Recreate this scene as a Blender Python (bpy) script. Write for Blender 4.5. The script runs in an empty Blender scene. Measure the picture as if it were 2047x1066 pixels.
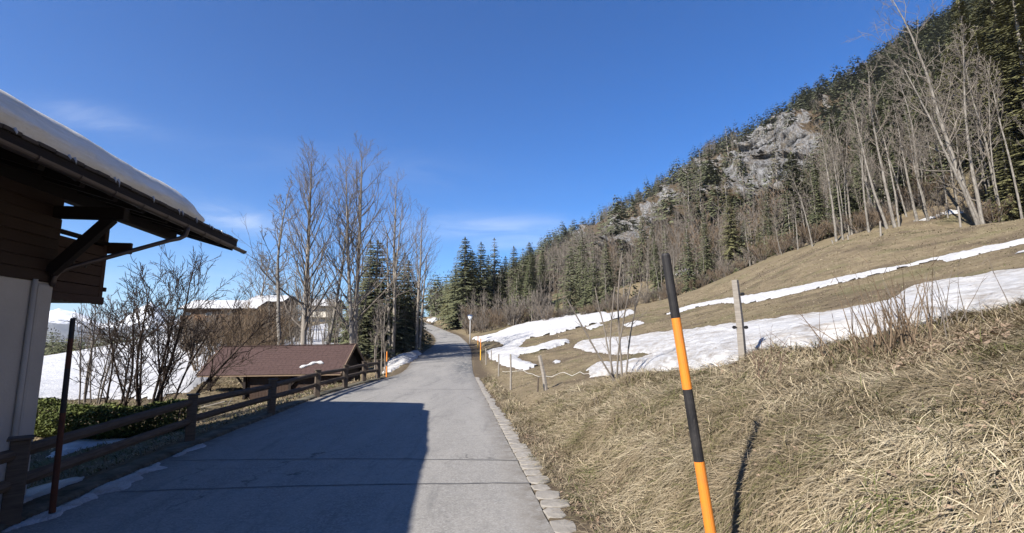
import bpy, math, random
import numpy as np
from mathutils import Vector, Matrix

# ------------------------------------------------------------ camera, light, exposure
scene = bpy.context.scene
CAMZ = 2.4
PITCH = math.radians(8.1)
cam_data = bpy.data.cameras.new('camera')
cam = bpy.data.objects.new('camera', cam_data)
scene.collection.objects.link(cam)
cam.location = (0, 0, CAMZ)
cam.rotation_euler = (math.radians(90) + PITCH, 0, 0)
cam_data.sensor_width = 36
cam_data.lens = 36 * 1000 / 2047
cam_data.clip_start = 0.05
cam_data.clip_end = 30000
scene.camera = cam

SUN_DIR = Vector((0.89, 0.95, -1.0)).normalized()
SUN_EL = math.asin(-SUN_DIR.z)
SUN_ROT = math.atan2(-SUN_DIR.x, -SUN_DIR.y) % (2 * math.pi)
sl = bpy.data.lights.new('sun', 'SUN')
sl.energy = 5.0
sl.angle = math.radians(0.5)
sl.color = (1.0, 0.93, 0.83)
so = bpy.data.objects.new('sun', sl)
scene.collection.objects.link(so)
so.rotation_euler = SUN_DIR.to_track_quat('-Z', 'Y').to_euler()
so.location = (-20, -20, 40)

scene.view_settings.view_transform = 'Standard'
scene.view_settings.look = 'None'
scene.view_settings.exposure = 1.33
scene.view_settings.gamma = 1.0
scene.view_settings.use_curve_mapping = False
scene.render.engine = 'CYCLES'
scene.cycles.use_denoising = True
scene.cycles.max_bounces = 6
scene.cycles.diffuse_bounces = 3
scene.cycles.transparent_max_bounces = 8

COSP, SINP = math.cos(PITCH), math.sin(PITCH)


def ray(px, py):
    """direction through a photograph pixel, scaled so that its y is 1"""
    w = -(np.asarray(py, float) - 533) / 1000
    u = (np.asarray(px, float) - 1023.5) / 1000
    dy = COSP - w * SINP
    dz = SINP + w * COSP
    return u / dy, dz / dy


def pt(px, py, D):
    a, b = ray(px, py)
    return np.array([a * D, D + 0 * a, CAMZ + b * D]).T


world = bpy.data.worlds.new('World')
scene.world = world
world.use_nodes = True


class NT:
    """small node tree helper"""
    def __init__(s, tree):
        s.t = tree
        s.t.nodes.clear()

    def n(s, typ, ins=None, **kw):
        nd = s.t.nodes.new(typ)
        for k, v in kw.items():
            setattr(nd, k, v)
        if ins:
            for k, v in ins.items():
                sock = nd.inputs[k]
                if isinstance(v, bpy.types.NodeSocket):
                    s.t.links.new(v, sock)
                elif isinstance(v, bpy.types.Node):
                    s.t.links.new(v.outputs[0], sock)
                else:
                    sock.default_value = v
        return nd

    def m(s, op, a, b=0.0, c=0.0, clamp=False):
        return s.n('ShaderNodeMath', {0: a, 1: b, 2: c}, operation=op, use_clamp=clamp).outputs[0]

    def mix(s, f, a, b):
        nd = s.n('ShaderNodeMix', data_type='RGBA')
        for k, v in ((0, f), (6, a), (7, b)):
            if isinstance(v, (bpy.types.NodeSocket,)):
                s.t.links.new(v, nd.inputs[k])
            else:
                nd.inputs[k].default_value = v if k == 0 else (*v[:3], 1)
        return nd.outputs[2]

    def noise(s, vec, scale, detail=4, rough=0.55, dist=0.0):
        nd = s.n('ShaderNodeTexNoise', {'Scale': scale, 'Detail': detail, 'Roughness': rough, 'Distortion': dist})
        if vec is not None:
            s.t.links.new(vec, nd.inputs['Vector'])
        return nd.outputs[0]

    def ramp(s, f, lo, hi):
        nd = s.n('ShaderNodeMapRange', {0: f, 1: lo, 2: hi, 3: 0.0, 4: 1.0})
        return nd.outputs[0]

    def maps(s, vec, scale=(1, 1, 1), rot=(0, 0, 0), loc=(0, 0, 0)):
        nd = s.n('ShaderNodeMapping', {'Vector': vec, 'Scale': scale, 'Rotation': rot, 'Location': loc})
        return nd.outputs[0]


def build_world():
    g = NT(world.node_tree)
    sky = g.n('ShaderNodeTexSky', sky_type='NISHITA')
    sky.sun_disc = False
    sky.sun_elevation = SUN_EL
    sky.sun_rotation = SUN_ROT
    sky.altitude = 1500
    sky.air_density = 1.0
    sky.dust_density = 0.3
    sky.ozone_density = 2.0
    tc = g.n('ShaderNodeTexCoord')
    sep = g.n('ShaderNodeSeparateXYZ', {0: tc.outputs['Generated']})
    x, y, z = sep.outputs
    yy = g.m('MAXIMUM', y, 0.05)
    u = g.m('DIVIDE', x, yy)
    v = g.m('DIVIDE', z, yy)
    # thin cirrus: streaked noise inside a few soft banks
    cmb = g.n('ShaderNodeCombineXYZ', {0: u, 1: v, 2: 0.0}).outputs[0]
    st = g.noise(g.maps(cmb, (2.2, 11.0, 1), (0, 0, 0.16)), 2.0, 6, 0.62, 0.8)
    st = g.ramp(st, 0.38, 0.80)
    banks = [(170, 232, 130, 28, -0.18, 0.28), (455, 432, 110, 24, -0.25, 0.75), (985, 457, 190, 26, 0.0, 0.6),
             (430, 560, 260, 50, 0.0, 0.25), (700, 330, 300, 40, -0.1, 0.10), (1060, 490, 90, 12, 0.05, 0.3)]
    tot = None
    for (px, py, sx, sy, tilt, amp) in banks:
        a, b = ray(px, py)
        du = g.m('SUBTRACT', u, float(a))
        dv = g.m('SUBTRACT', v, float(b))
        dv2 = g.m('ADD', dv, g.m('MULTIPLY', du, -tilt))
        e = g.m('ADD', g.m('POWER', g.m('DIVIDE', du, sx / 1000), 2.0), g.m('POWER', g.m('ABSOLUTE', g.m('DIVIDE', dv2, sy / 1000)), 2.0))
        q = g.m('MULTIPLY', g.m('EXPONENT', g.m('MULTIPLY', e, -1.0)), amp)
        tot = q if tot is None else g.m('ADD', tot, q)
    front = g.ramp(y, 0.05, 0.25)
    f = g.m('MULTIPLY', g.m('MULTIPLY', tot, g.m('ADD', g.m('MULTIPLY', st, 0.8), 0.12)), front, clamp=True)
    hs = g.n('ShaderNodeHueSaturation', {'Hue': 0.5, 'Saturation': SKY_SAT, 'Value': 1.0, 'Color': sky.outputs[0]})
    tint = g.n('ShaderNodeMix', data_type='RGBA', blend_type='MULTIPLY')
    tint.inputs[0].default_value = 1.0
    g.t.links.new(hs.outputs[0], tint.inputs[6])
    tint.inputs[7].default_value = (*SKY_TINT, 1)
    col = g.mix(f, tint.outputs[2], (7.5, 8.0, 8.8))
    bg = g.n('ShaderNodeBackground', {'Color': col, 'Strength': SKY_STR})
    g.n('ShaderNodeOutputWorld', {'Surface': bg})


SKY_SAT, SKY_TINT, SKY_STR = 1.34, (0.46, 0.90, 1.24), 0.058
build_world()

# ------------------------------------------------------------ numeric helpers
RNG = np.random.default_rng(7)
_perm = RNG.permutation(256)
_perm = np.concatenate([_perm, _perm, _perm])
_grad = RNG.uniform(0, 2 * np.pi, 256)
_gx, _gy = np.cos(_grad), np.sin(_grad)


def perlin(x, y):
    x = np.asarray(x, float); y = np.asarray(y, float)
    xi = np.floor(x).astype(int); yi = np.floor(y).astype(int)
    xf = x - xi; yf = y - yi
    u = xf * xf * xf * (xf * (xf * 6 - 15) + 10); v = yf * yf * yf * (yf * (yf * 6 - 15) + 10)
    def gr(i, j, fx, fy):
        h = _perm[(_perm[i & 255] + j) & 255]
        return _gx[h] * fx + _gy[h] * fy
    a = gr(xi, yi, xf, yf); b = gr(xi + 1, yi, xf - 1, yf)
    c = gr(xi, yi + 1, xf, yf - 1); d = gr(xi + 1, yi + 1, xf - 1, yf - 1)
    return (a + u * (b - a)) * (1 - v) + (c + u * (d - c)) * v


def fbm(x, y, oct=4, gain=0.5, ridged=False):
    s = 0; a = 1.0; t = 0
    x = np.asarray(x, float); y = np.asarray(y, float)
    for k in range(oct):
        n = perlin(x + 17.3 * k, y - 9.1 * k)
        if ridged:
            n = 0.5 - np.abs(n) * 1.6
        s = s + a * n; t += a
        a *= gain; x, y = 1.9 * x + 0.6 * y, 1.9 * y - 0.6 * x
    return s / t * 1.5


def sstep(a, b, x):
    t = np.clip((x - a) / (b - a), 0, 1)
    return t * t * (3 - 2 * t)


def link(o, parent=None):
    scene.collection.objects.link(o)
    if parent is not None:
        o.parent = parent
    return o


def tag(o, label=None, cat=None, group=None, kind=None):
    if label: o['label'] = label
    if cat: o['category'] = cat
    if group: o['group'] = group
    if kind: o['kind'] = kind
    return o


def np_mesh(name, V, F, mats=None, smooth=False, attrs=None, matidx=None):
    """V (n,3) float, F (m,3) or (m,4) int"""
    me = bpy.data.meshes.new(name)
    V = np.asarray(V, np.float32); F = np.asarray(F, np.int32)
    k = F.shape[1]
    me.vertices.add(len(V)); me.vertices.foreach_set('co', V.ravel())
    me.loops.add(F.size); me.loops.foreach_set('vertex_index', F.ravel())
    me.polygons.add(len(F))
    me.polygons.foreach_set('loop_start', np.arange(0, F.size, k, dtype=np.int32))
    me.polygons.foreach_set('loop_total', np.full(len(F), k, np.int32))
    if smooth:
        me.polygons.foreach_set('use_smooth', np.ones(len(F), bool))
    if matidx is not None:
        me.polygons.foreach_set('material_index', np.asarray(matidx, np.int32))
    me.update(calc_edges=True)
    for m in (mats or []):
        me.materials.append(m)
    for an, av in (attrs or {}).items():
        at = me.attributes.new(an, 'FLOAT', 'POINT')
        at.data.foreach_set('value', np.asarray(av, np.float32))
    return me


def empty(name, loc=(0, 0, 0), rz=0.0):
    o = bpy.data.objects.new(name, None)
    o.empty_display_size = 0.2
    o.location = loc; o.rotation_euler = (0, 0, rz)
    return link(o)


class MB:
    """gathers boxes, tubes and prisms into one mesh"""
    def __init__(s):
        s.v = []; s.f = []

    def add(s, vs, fs):
        b = len(s.v)
        s.v += [tuple(v) for v in vs]
        s.f += [tuple(b + i for i in f) for f in fs]
        return s

    def box(s, c, size, rot=None, jit=0.0):
        hx, hy, hz = size[0] / 2, size[1] / 2, size[2] / 2
        vs = [Vector((sx * hx, sy * hy, sz * hz)) for sz in (-1, 1) for sy in (-1, 1) for sx in (-1, 1)]
        if jit:
            vs = [v + Vector([random.uniform(-jit, jit) for _ in range(3)]) for v in vs]
        if rot is not None:
            vs = [rot @ v for v in vs]
        vs = [v + Vector(c) for v in vs]
        return s.add(vs, [(0, 2, 3, 1), (4, 5, 7, 6), (0, 1, 5, 4), (2, 6, 7, 3), (0, 4, 6, 2), (1, 3, 7, 5)])

    def bar(s, a, b, w, h, up=(0, 0, 1)):
        """box from point a to b, w across, h along up"""
        a = Vector(a); b = Vector(b); d = (b - a)
        L = d.length; d = d / L
        upv = Vector(up)
        sx = d.cross(upv)
        if sx.length < 1e-4:
            sx = Vector((1, 0, 0))
        sx.normalize(); uz = sx.cross(d).normalized()
        vs = []
        for q in (a, b):
            for i, j in ((-1, -1), (1, -1), (1, 1), (-1, 1)):
                vs.append(q + sx * (w / 2 * i) + uz * (h / 2 * j))
        return s.add(vs, [(0, 1, 2, 3), (7, 6, 5, 4), (0, 4, 5, 1), (1, 5, 6, 2), (2, 6, 7, 3), (3, 7, 4, 0)])

    def tube(s, pts, rads, n=8, caps=True):
        pts = [Vector(p) for p in pts]
        if not hasattr(rads, '__len__'):
            rads = [rads] * len(pts)
        rings = []
        prev = None
        for i, p in enumerate(pts):
            d = (pts[min(i + 1, len(pts) - 1)] - pts[max(i - 1, 0)]).normalized()
            if prev is None:
                ref = Vector((0, 0, 1)) if abs(d.z) < 0.9 else Vector((1, 0, 0))
                sx = d.cross(ref).normalized()
            else:
                sx = (prev - d * prev.dot(d)).normalized()
            prev = sx
            sy = d.cross(sx)
            rings.append([p + (sx * math.cos(2 * math.pi * k / n) + sy * math.sin(2 * math.pi * k / n)) * rads[i] for k in range(n)])
        vs = [v for r in rings for v in r]
        fs = []
        for i in range(len(pts) - 1):
            for k in range(n):
                k2 = (k + 1) % n
                fs.append((i * n + k, i * n + k2, (i + 1) * n + k2, (i + 1) * n + k))
        if caps:
            fs.append(tuple(range(n - 1, -1, -1)))
            fs.append(tuple((len(pts) - 1) * n + k for k in range(n)))
        return s.add(vs, fs)

    def prism(s, prof, a, b):
        """closed profile of (u, v, w) offsets swept from a to b"""
        n = len(prof)
        vs = [Vector(a) + Vector(p) for p in prof] + [Vector(b) + Vector(p) for p in prof]
        fs = [tuple(range(n - 1, -1, -1)), tuple(range(n, 2 * n))]
        for k in range(n):
            k2 = (k + 1) % n
            fs.append((k, k2, n + k2, n + k))
        return s.add(vs, fs)

    def build(s, name, mat, parent=None, smooth=False, bevel=0.0, link_it=True):
        me = bpy.data.meshes.new(name)
        me.from_pydata(s.v, [], s.f)
        me.update()
        if mat: me.materials.append(mat)
        if smooth:
            me.polygons.foreach_set('use_smooth', [True] * len(me.polygons))
        o = bpy.data.objects.new(name, me)
        if link_it:
            link(o, parent)
        if bevel:
            bm = o.modifiers.new('bevel', 'BEVEL'); bm.width = bevel; bm.segments = 2; bm.limit_method = 'ANGLE'
        return o

# ------------------------------------------------------------ materials
def mat(name, fn, rough=0.8, spec=0.3, alb=0.76):
    m = bpy.data.materials.new(name)
    m.use_nodes = True
    g = NT(m.node_tree)
    b = g.n('ShaderNodeBsdfPrincipled')
    b.inputs['Roughness'].default_value = rough
    b.inputs['Specular IOR Level'].default_value = spec
    g.n('ShaderNodeOutputMaterial', {'Surface': b})
    g.tc = g.n('ShaderNodeTexCoord').outputs['Object']
    g.gen = g.n('ShaderNodeNewGeometry')
    g.b = b
    g.pos = g.gen.outputs['Position']
    r = fn(g)
    if r is not None:
        if isinstance(r, tuple) and not isinstance(r, bpy.types.NodeSocket):
            b.inputs['Base Color'].default_value = (*[c * alb for c in r[:3]], 1)
        else:
            r = g.n('ShaderNodeVectorMath', {0: r, 'Scale': alb}, operation='SCALE').outputs[0]
            g.t.links.new(r, b.inputs['Base Color'])
    return m


def bump(g, h, strength=0.4, dist=0.02):
    bp = g.n('ShaderNodeBump', {'Height': h, 'Strength': strength, 'Distance': dist})
    g.t.links.new(bp.outputs[0], g.b.inputs['Normal'])


def attr(g, name):
    return g.n('ShaderNodeAttribute', attribute_name=name).outputs['Fac']


def m_ground(g):
    p = g.pos
    big = g.noise(p, 0.12, 4, 0.6)
    mid = g.noise(p, 0.9, 5, 0.65, 0.5)
    fine = g.noise(g.maps(p, (1, 1, 3), (0, 0, 0.5)), 9.0, 6, 0.75, 0.6)
    streak = g.noise(g.maps(p, (0.35, 2.2, 1.0), (0, 0, -0.35)), 2.2, 5, 0.7, 1.0)
    c = g.mix(g.ramp(fine, 0.3, 0.72), (0.13, 0.10, 0.064), (0.28, 0.23, 0.15))
    c = g.mix(g.m('MULTIPLY', g.ramp(streak, 0.44, 0.7), 0.6), c, (0.10, 0.075, 0.046))
    c = g.mix(g.m('MULTIPLY', g.ramp(mid, 0.50, 0.66), 0.6), c, (0.27, 0.225, 0.145))
    c = g.mix(g.m('MULTIPLY', g.ramp(big, 0.5, 0.75), 0.35), c, (0.13, 0.125, 0.05))
    soil = attr(g, 'soil')
    c = g.mix(g.m('MULTIPLY', soil, g.ramp(fine, 0.25, 0.6)), c, (0.085, 0.065, 0.048))
    c = g.mix(attr(g, 'green'), c, g.mix(fine, (0.05, 0.075, 0.02), (0.12, 0.14, 0.05)))
    bump(g, g.m('ADD', g.m('MULTIPLY', fine, 0.6), mid), 0.8, 0.10)
    return c


def m_snow(g):
    p = g.pos
    n = g.noise(p, 1.4, 6, 0.7, 0.4)
    f = g.noise(p, 14.0, 5, 0.7)
    streak = g.noise(g.maps(p, (0.5, 1.0, 6.0), (0, 0, 0.3)), 1.5, 6, 0.75, 0.8)
    dirt = attr(g, 'dirt')
    c = g.mix(g.ramp(n, 0.35, 0.7), (0.56, 0.57, 0.59), (0.68, 0.685, 0.69))
    c = g.mix(g.m('MULTIPLY', dirt, g.ramp(streak, 0.40, 0.62)), c, (0.36, 0.33, 0.295))
    c = g.mix(g.m('MULTIPLY', dirt, g.m('MULTIPLY', g.ramp(f, 0.62, 0.7), 0.6)), c, (0.3, 0.24, 0.18))
    g.b.inputs['Roughness'].default_value = 0.6
    bump(g, g.m('ADD', n, g.m('MULTIPLY', f, 0.35)), 0.8, 0.2)
    return c


def m_asphalt(g):
    p = g.pos
    big = g.noise(g.maps(p, (1.2, 0.22, 1), (0, 0, 0.11)), 0.9, 5, 0.6, 0.4)
    grain = g.noise(p, 38, 5, 0.85)
    g2 = g.noise(p, 4, 7, 0.75)
    spk = g.n('ShaderNodeTexVoronoi', {'Vector': p, 'Scale': 45.0}).outputs['Color']
    spv = g.n('ShaderNodeSeparateXYZ', {0: spk}).outputs[0]
    c = g.mix(g.ramp(grain, 0.3, 0.7), (0.168, 0.162, 0.150), (0.282, 0.274, 0.258))
    c = g.mix(g.m('MULTIPLY', g.ramp(spv, 0.72, 0.8), 0.4), c, (0.36, 0.355, 0.35))
    c = g.mix(g.m('MULTIPLY', g.ramp(spv, 0.22, 0.15), 0.4), c, (0.10, 0.10, 0.10))
    c = g.mix(g.m('MULTIPLY', g.ramp(big, 0.38, 0.62), 0.5), c, (0.305, 0.295, 0.275))
    c = g.mix(g.m('MULTIPLY', g.ramp(g2, 0.52, 0.72), 0.5), c, (0.135, 0.134, 0.132))
    vo = g.n('ShaderNodeTexVoronoi', {'Vector': g.n('ShaderNodeVectorMath', {0: p, 1: g.n('ShaderNodeTexNoise', {'Vector': p, 'Scale': 1.6, 'Detail': 4.0}).outputs['Color']}, operation='ADD').outputs[0], 'Scale': 0.38}, feature='DISTANCE_TO_EDGE').outputs['Distance']
    crk = g.m('MULTIPLY', g.ramp(vo, 0.010, 0.002), g.ramp(g.noise(p, 0.35, 3, 0.6), 0.5, 0.6))
    c = g.mix(g.m('MULTIPLY', crk, 0.75), c, (0.06, 0.058, 0.056))
    stain = g.noise(g.maps(p, (2.6, 0.35, 1), (0, 0, 0.12)), 0.7, 6, 0.7, 0.5)
    c = g.mix(g.m('MULTIPLY', g.ramp(stain, 0.56, 0.66), 0.45), c, (0.13, 0.128, 0.125))
    ed = attr(g, 'edge')
    c = g.mix(g.m('MULTIPLY', ed, g.ramp(g.noise(p, 3.0, 6, 0.75), 0.35, 0.6)), c, (0.13, 0.112, 0.09))
    wet = attr(g, 'patch')
    c = g.mix(g.m('MULTIPLY', wet, g.ramp(g.noise(g.maps(p, (1.6, 0.5, 1)), 1.6, 6, 0.75, 1.2), 0.42, 0.56)), c, (0.085, 0.09, 0.095))
    bump(g, grain, 0.35, 0.006)
    return c


def m_bark(g):
    p = g.tc
    n = g.noise(g.maps(p, (6, 6, 1.2)), 2.0, 6, 0.7, 0.5)
    c = g.mix(g.ramp(n, 0.3, 0.7), (0.16, 0.14, 0.12), (0.36, 0.33, 0.29))
    bump(g, n, 0.5, 0.03)
    return c


def m_bark_pale(g):
    n = g.noise(g.maps(g.tc, (5, 5, 1.6)), 1.6, 6, 0.75, 0.4)
    return g.mix(g.ramp(n, 0.35, 0.62), (0.11, 0.098, 0.085), (0.29, 0.27, 0.24))


def m_twig(a, b):
    def f(g):
        n = g.noise(g.tc, 0.7, 3, 0.6)
        return g.mix(g.ramp(n, 0.3, 0.7), a, b)
    return f


def m_needle(a, b, c2):
    def f(g):
        oi = g.n('ShaderNodeObjectInfo').outputs['Random']
        v = attr(g, 'v')
        c = g.mix(v, a, b)
        c = g.mix(g.m('MULTIPLY', oi, 0.6), c, c2)
        n = g.noise(g.pos, 0.35, 3, 0.6)
        return g.mix(g.m('MULTIPLY', g.ramp(n, 0.45, 0.7), 0.4), c, c2)
    return f


def m_wood(a, b, sc=(1, 1, 12)):
    def f(g):
        n = g.noise(g.maps(g.tc, sc), 3.0, 6, 0.7, 0.4)
        n2 = g.noise(g.tc, 1.3, 4, 0.6)
        oi = g.n('ShaderNodeObjectInfo').outputs['Random']
        c = g.mix(g.ramp(n, 0.3, 0.7), a, b)
        c = g.mix(g.m('MULTIPLY', oi, 0.35), c, a)
        c = g.mix(g.m('MULTIPLY', g.ramp(n2, 0.5, 0.75), 0.3), c, b)
        bump(g, n, 0.4, 0.01)
        return c
    return f


def m_plaster(g):
    n = g.noise(g.pos, 18, 5, 0.7)
    n2 = g.noise(g.pos, 0.8, 4, 0.6)
    bump(g, n, 0.5, 0.02)
    return g.mix(g.ramp(n2, 0.35, 0.75), (0.60, 0.56, 0.50), (0.50, 0.465, 0.41))


def m_rock(g):
    p = g.pos
    n = g.noise(g.maps(p, (1, 1, 0.55), (0.3, 0.2, 0)), 0.16, 9, 0.72, 1.2)
    n2 = g.noise(g.maps(p, (1, 1, 0.4), (0.0, 0.5, 0.4)), 0.6, 8, 0.75, 0.6)
    rock = g.mix(g.ramp(n2, 0.38, 0.6), (0.11, 0.105, 0.10), (0.46, 0.462, 0.47))
    cr = g.noise(g.maps(p, (1, 1, 0.25), (0.5, 0.5, 0.0)), 0.25, 8, 0.8, 2.0)
    rock = g.mix(g.m('MULTIPLY', g.ramp(cr, 0.52, 0.60), 0.65), rock, (0.10, 0.095, 0.09))
    rock = g.mix(g.m('MULTIPLY', g.ramp(n, 0.5, 0.62), 0.7), rock, (0.30, 0.24, 0.16))
    tan = g.mix(g.ramp(n2, 0.4, 0.65), (0.10, 0.072, 0.046), (0.24, 0.178, 0.108))
    floor = g.mix(g.ramp(g.noise(p, 0.4, 6, 0.7), 0.35, 0.65), (0.075, 0.062, 0.044), (0.17, 0.132, 0.09))
    c = g.mix(attr(g, 'tan'), floor, tan)
    c = g.mix(g.ramp(g.m('ADD', attr(g, 'rock'), g.m('MULTIPLY', g.m('SUBTRACT', g.noise(p, 0.12, 7, 0.75), 0.5), 1.3)), 0.46, 0.54), c, rock)
    c = g.mix(g.ramp(attr(g, 'snow'), 0.45, 0.55), c, (0.82, 0.83, 0.85))
    bump(g, g.m('ADD', n2, n), 1.0, 3.0)
    return c


def m_peak(g):
    p = g.pos
    n = g.noise(p, 0.004, 9, 0.7, 0.6)
    nz = g.n('ShaderNodeSeparateXYZ', {0: g.gen.outputs['Normal']}).outputs[2]
    z = g.n('ShaderNodeSeparateXYZ', {0: p}).outputs[2]
    s = g.m('ADD', g.m('MULTIPLY', z, 0.0022), g.m('ADD', g.m('MULTIPLY', nz, 0.35), g.m('MULTIPLY', n, 1.1)))
    return g.mix(g.ramp(s, 1.12, 1.2), g.mix(n, (0.05, 0.055, 0.06), (0.12, 0.12, 0.12)), (0.85, 0.86, 0.88))


def m_stone(g):
    n = g.noise(g.pos, 6, 6, 0.7)
    oi = g.n('ShaderNodeObjectInfo').outputs['Random']
    c = g.mix(g.ramp(n, 0.3, 0.7), (0.15, 0.138, 0.122), (0.27, 0.255, 0.232))
    bump(g, n, 0.5, 0.02)
    return g.mix(g.m('MULTIPLY', oi, 0.5), c, (0.19, 0.178, 0.16))


def m_shingle(g):
    n = g.noise(g.pos, 7, 5, 0.7)
    oi = g.n('ShaderNodeObjectInfo').outputs['Random']
    c = g.mix(g.ramp(n, 0.3, 0.7), (0.055, 0.032, 0.030), (0.098, 0.060, 0.055))
    bump(g, g.noise(g.pos, 60, 3, 0.7), 0.4, 0.005)
    return g.mix(g.m('MULTIPLY', oi, 0.5), c, (0.07, 0.05, 0.046))


def m_straw(g):
    v = attr(g, 'v')
    cr = g.n('ShaderNodeValToRGB')
    g.t.links.new(v, cr.inputs[0])
    e = cr.color_ramp.elements
    e[0].position = 0.0; e[0].color = (0.085, 0.064, 0.043, 1)
    e[1].position = 1.0; e[1].color = (0.52, 0.455, 0.325, 1)
    for ps, cc in ((0.25, (0.175, 0.138, 0.09, 1)), (0.55, (0.30, 0.248, 0.165, 1)), (0.8, (0.40, 0.34, 0.235, 1)), (0.03, (0.10, 0.12, 0.035, 1))):
        q = e.new(ps); q.color = cc
    n = g.noise(g.pos, 0.55, 4, 0.6)
    return g.mix(g.m('MULTIPLY', g.ramp(n, 0.45, 0.75), 0.45), cr.outputs[0], (0.2, 0.145, 0.09))


M = {}
M['ground'] = mat('dry_grass_ground', m_ground, 0.95, 0.1)
M['snow'] = mat('old_snow', m_snow, 0.6, 0.25, 0.70)
M['asphalt'] = mat('asphalt', m_asphalt, 0.85, 0.25, 0.82)
M['tar'] = mat('tar', lambda g: (0.095, 0.095, 0.095), 0.7, 0.3)
M['bark'] = mat('grey_bark', m_bark, 0.9, 0.1)
M['bark_pale'] = mat('pale_bark', m_bark_pale, 0.9, 0.1)
M['bark_dark'] = mat('dark_bark', m_twig((0.05, 0.038, 0.03), (0.13, 0.10, 0.08)), 0.9, 0.1)
M['twig'] = mat('grey_twigs', m_twig((0.13, 0.112, 0.096), (0.24, 0.21, 0.18)), 0.9, 0.1)
M['twig_pale'] = mat('pale_twigs', m_twig((0.14, 0.122, 0.104), (0.25, 0.222, 0.19)), 0.9, 0.1)
M['twig_brown'] = mat('brown_twigs', m_twig((0.125, 0.09, 0.06), (0.22, 0.165, 0.115)), 0.9, 0.1)
M['twig_dark'] = mat('dark_twigs', m_twig((0.035, 0.026, 0.022), (0.075, 0.058, 0.048)), 0.9, 0.1)
M['twig_red'] = mat('reddish_twigs', m_twig((0.12, 0.08, 0.062), (0.20, 0.14, 0.108)), 0.9, 0.1)
M['needle'] = mat('spruce_needles', m_needle((0.045, 0.055, 0.030), (0.155, 0.168, 0.085), (0.13, 0.132, 0.078)), 0.8, 0.15)
M['needle_y'] = mat('olive_needles', m_needle((0.06, 0.062, 0.028), (0.18, 0.175, 0.072), (0.14, 0.135, 0.072)), 0.8, 0.15)
M['hedge'] = mat('hedge_leaves', m_needle((0.03, 0.045, 0.012), (0.17, 0.20, 0.05), (0.10, 0.125, 0.035)), 0.7, 0.2)
M['leaf'] = mat('dead_leaves', m_twig((0.16, 0.11, 0.075), (0.36, 0.27, 0.2)), 0.9, 0.1)
M['wood_house'] = mat('dark_brown_planks', m_wood((0.022, 0.012, 0.008), (0.050, 0.026, 0.016)), 0.7, 0.25)
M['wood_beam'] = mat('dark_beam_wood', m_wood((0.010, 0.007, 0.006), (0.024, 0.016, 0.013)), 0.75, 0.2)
M['wood_balcony'] = mat('balcony_boards', m_wood((0.045, 0.026, 0.019), (0.085, 0.05, 0.036)), 0.75, 0.2)
M['wood_grey'] = mat('weathered_wood', m_wood((0.19, 0.17, 0.15), (0.38, 0.35, 0.31)), 0.9, 0.1)
M['wood_rail'] = mat('weathered_rail_wood', m_wood((0.065, 0.052, 0.042), (0.16, 0.13, 0.105), (1, 1, 12)), 0.9, 0.1)
M['wood_trim'] = mat('light_brown_wood', m_wood((0.13, 0.09, 0.06), (0.24, 0.175, 0.12)), 0.8, 0.2)
M['wood_far'] = mat('chalet_wood', m_wood((0.10, 0.06, 0.035), (0.2, 0.12, 0.07)), 0.8, 0.2)
M['plaster'] = mat('white_plaster', m_plaster, 0.95, 0.1)
M['plaster_far'] = mat('cream_plaster', lambda g: (0.62, 0.58, 0.5), 0.95, 0.1)
M['copper'] = mat('brown_gutter_metal', lambda g: g.mix(g.noise(g.pos, 2, 4, 0.6), (0.06, 0.045, 0.04), (0.13, 0.10, 0.085)), 0.45, 0.5)
M['copper'].node_tree.nodes['Principled BSDF'].inputs['Metallic'].default_value = 0.6
M['rooftile'] = mat('dark_roof_tile', lambda g: (0.06, 0.05, 0.05), 0.7, 0.3)
M['rock'] = mat('mountain_ground', m_rock, 0.95, 0.1)
M['peak'] = mat('snowy_peak', m_peak, 0.9, 0.1, 0.8)
M['stone'] = mat('edging_stone', m_stone, 0.9, 0.2, 1.0)
M['kerb'] = mat('mossy_kerb', lambda g: g.mix(g.ramp(g.noise(g.pos, 3, 6, 0.7), 0.35, 0.65), (0.05, 0.05, 0.035), (0.16, 0.145, 0.115)), 0.95, 0.1)
M['shingle'] = mat('red_brown_shingle', m_shingle, 0.9, 0.15)
M['straw'] = mat('straw_blades', m_straw, 0.9, 0.1, 0.79)
def m_scuffed(a, b, dirt):
    def f(g):
        n = g.noise(g.tc, 5, 6, 0.75)
        sc = g.noise(g.maps(g.tc, (22, 22, 2.5)), 2.0, 6, 0.8, 0.6)
        sp = g.noise(g.tc, 28, 5, 0.8)
        c = g.mix(g.ramp(n, 0.35, 0.7), a, b)
        c = g.mix(g.m('MULTIPLY', g.ramp(sc, 0.60, 0.68), 0.6), c, dirt)
        c = g.mix(g.m('MULTIPLY', g.ramp(sp, 0.62, 0.70), 0.7), c, dirt)
        bump(g, sc, 0.3, 0.004)
        return c
    return f


M['orange'] = mat('orange_paint', m_scuffed((0.78, 0.25, 0.02), (0.60, 0.20, 0.04), (0.30, 0.16, 0.08)), 0.55, 0.35)
M['orange_shaded'] = mat('shade_darkened_orange_paint', lambda g: g.mix(g.ramp(g.noise(g.tc, 5, 5, 0.7), 0.4, 0.8), (0.10, 0.035, 0.02), (0.04, 0.024, 0.02)), 0.7, 0.2)  # darkened copy of the orange, shade put into its colour
M['yellow'] = mat('yellow_paint', lambda g: (0.75, 0.42, 0.04), 0.6, 0.3)
M['black'] = mat('black_paint', m_scuffed((0.012, 0.012, 0.014), (0.035, 0.033, 0.034), (0.10, 0.09, 0.08)), 0.6, 0.3)
M['plastic'] = mat('black_plastic', lambda g: (0.015, 0.015, 0.016), 0.5, 0.4)
M['tape'] = mat('white_fence_tape', lambda g: (0.72, 0.70, 0.66), 0.7, 0.2)
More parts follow.
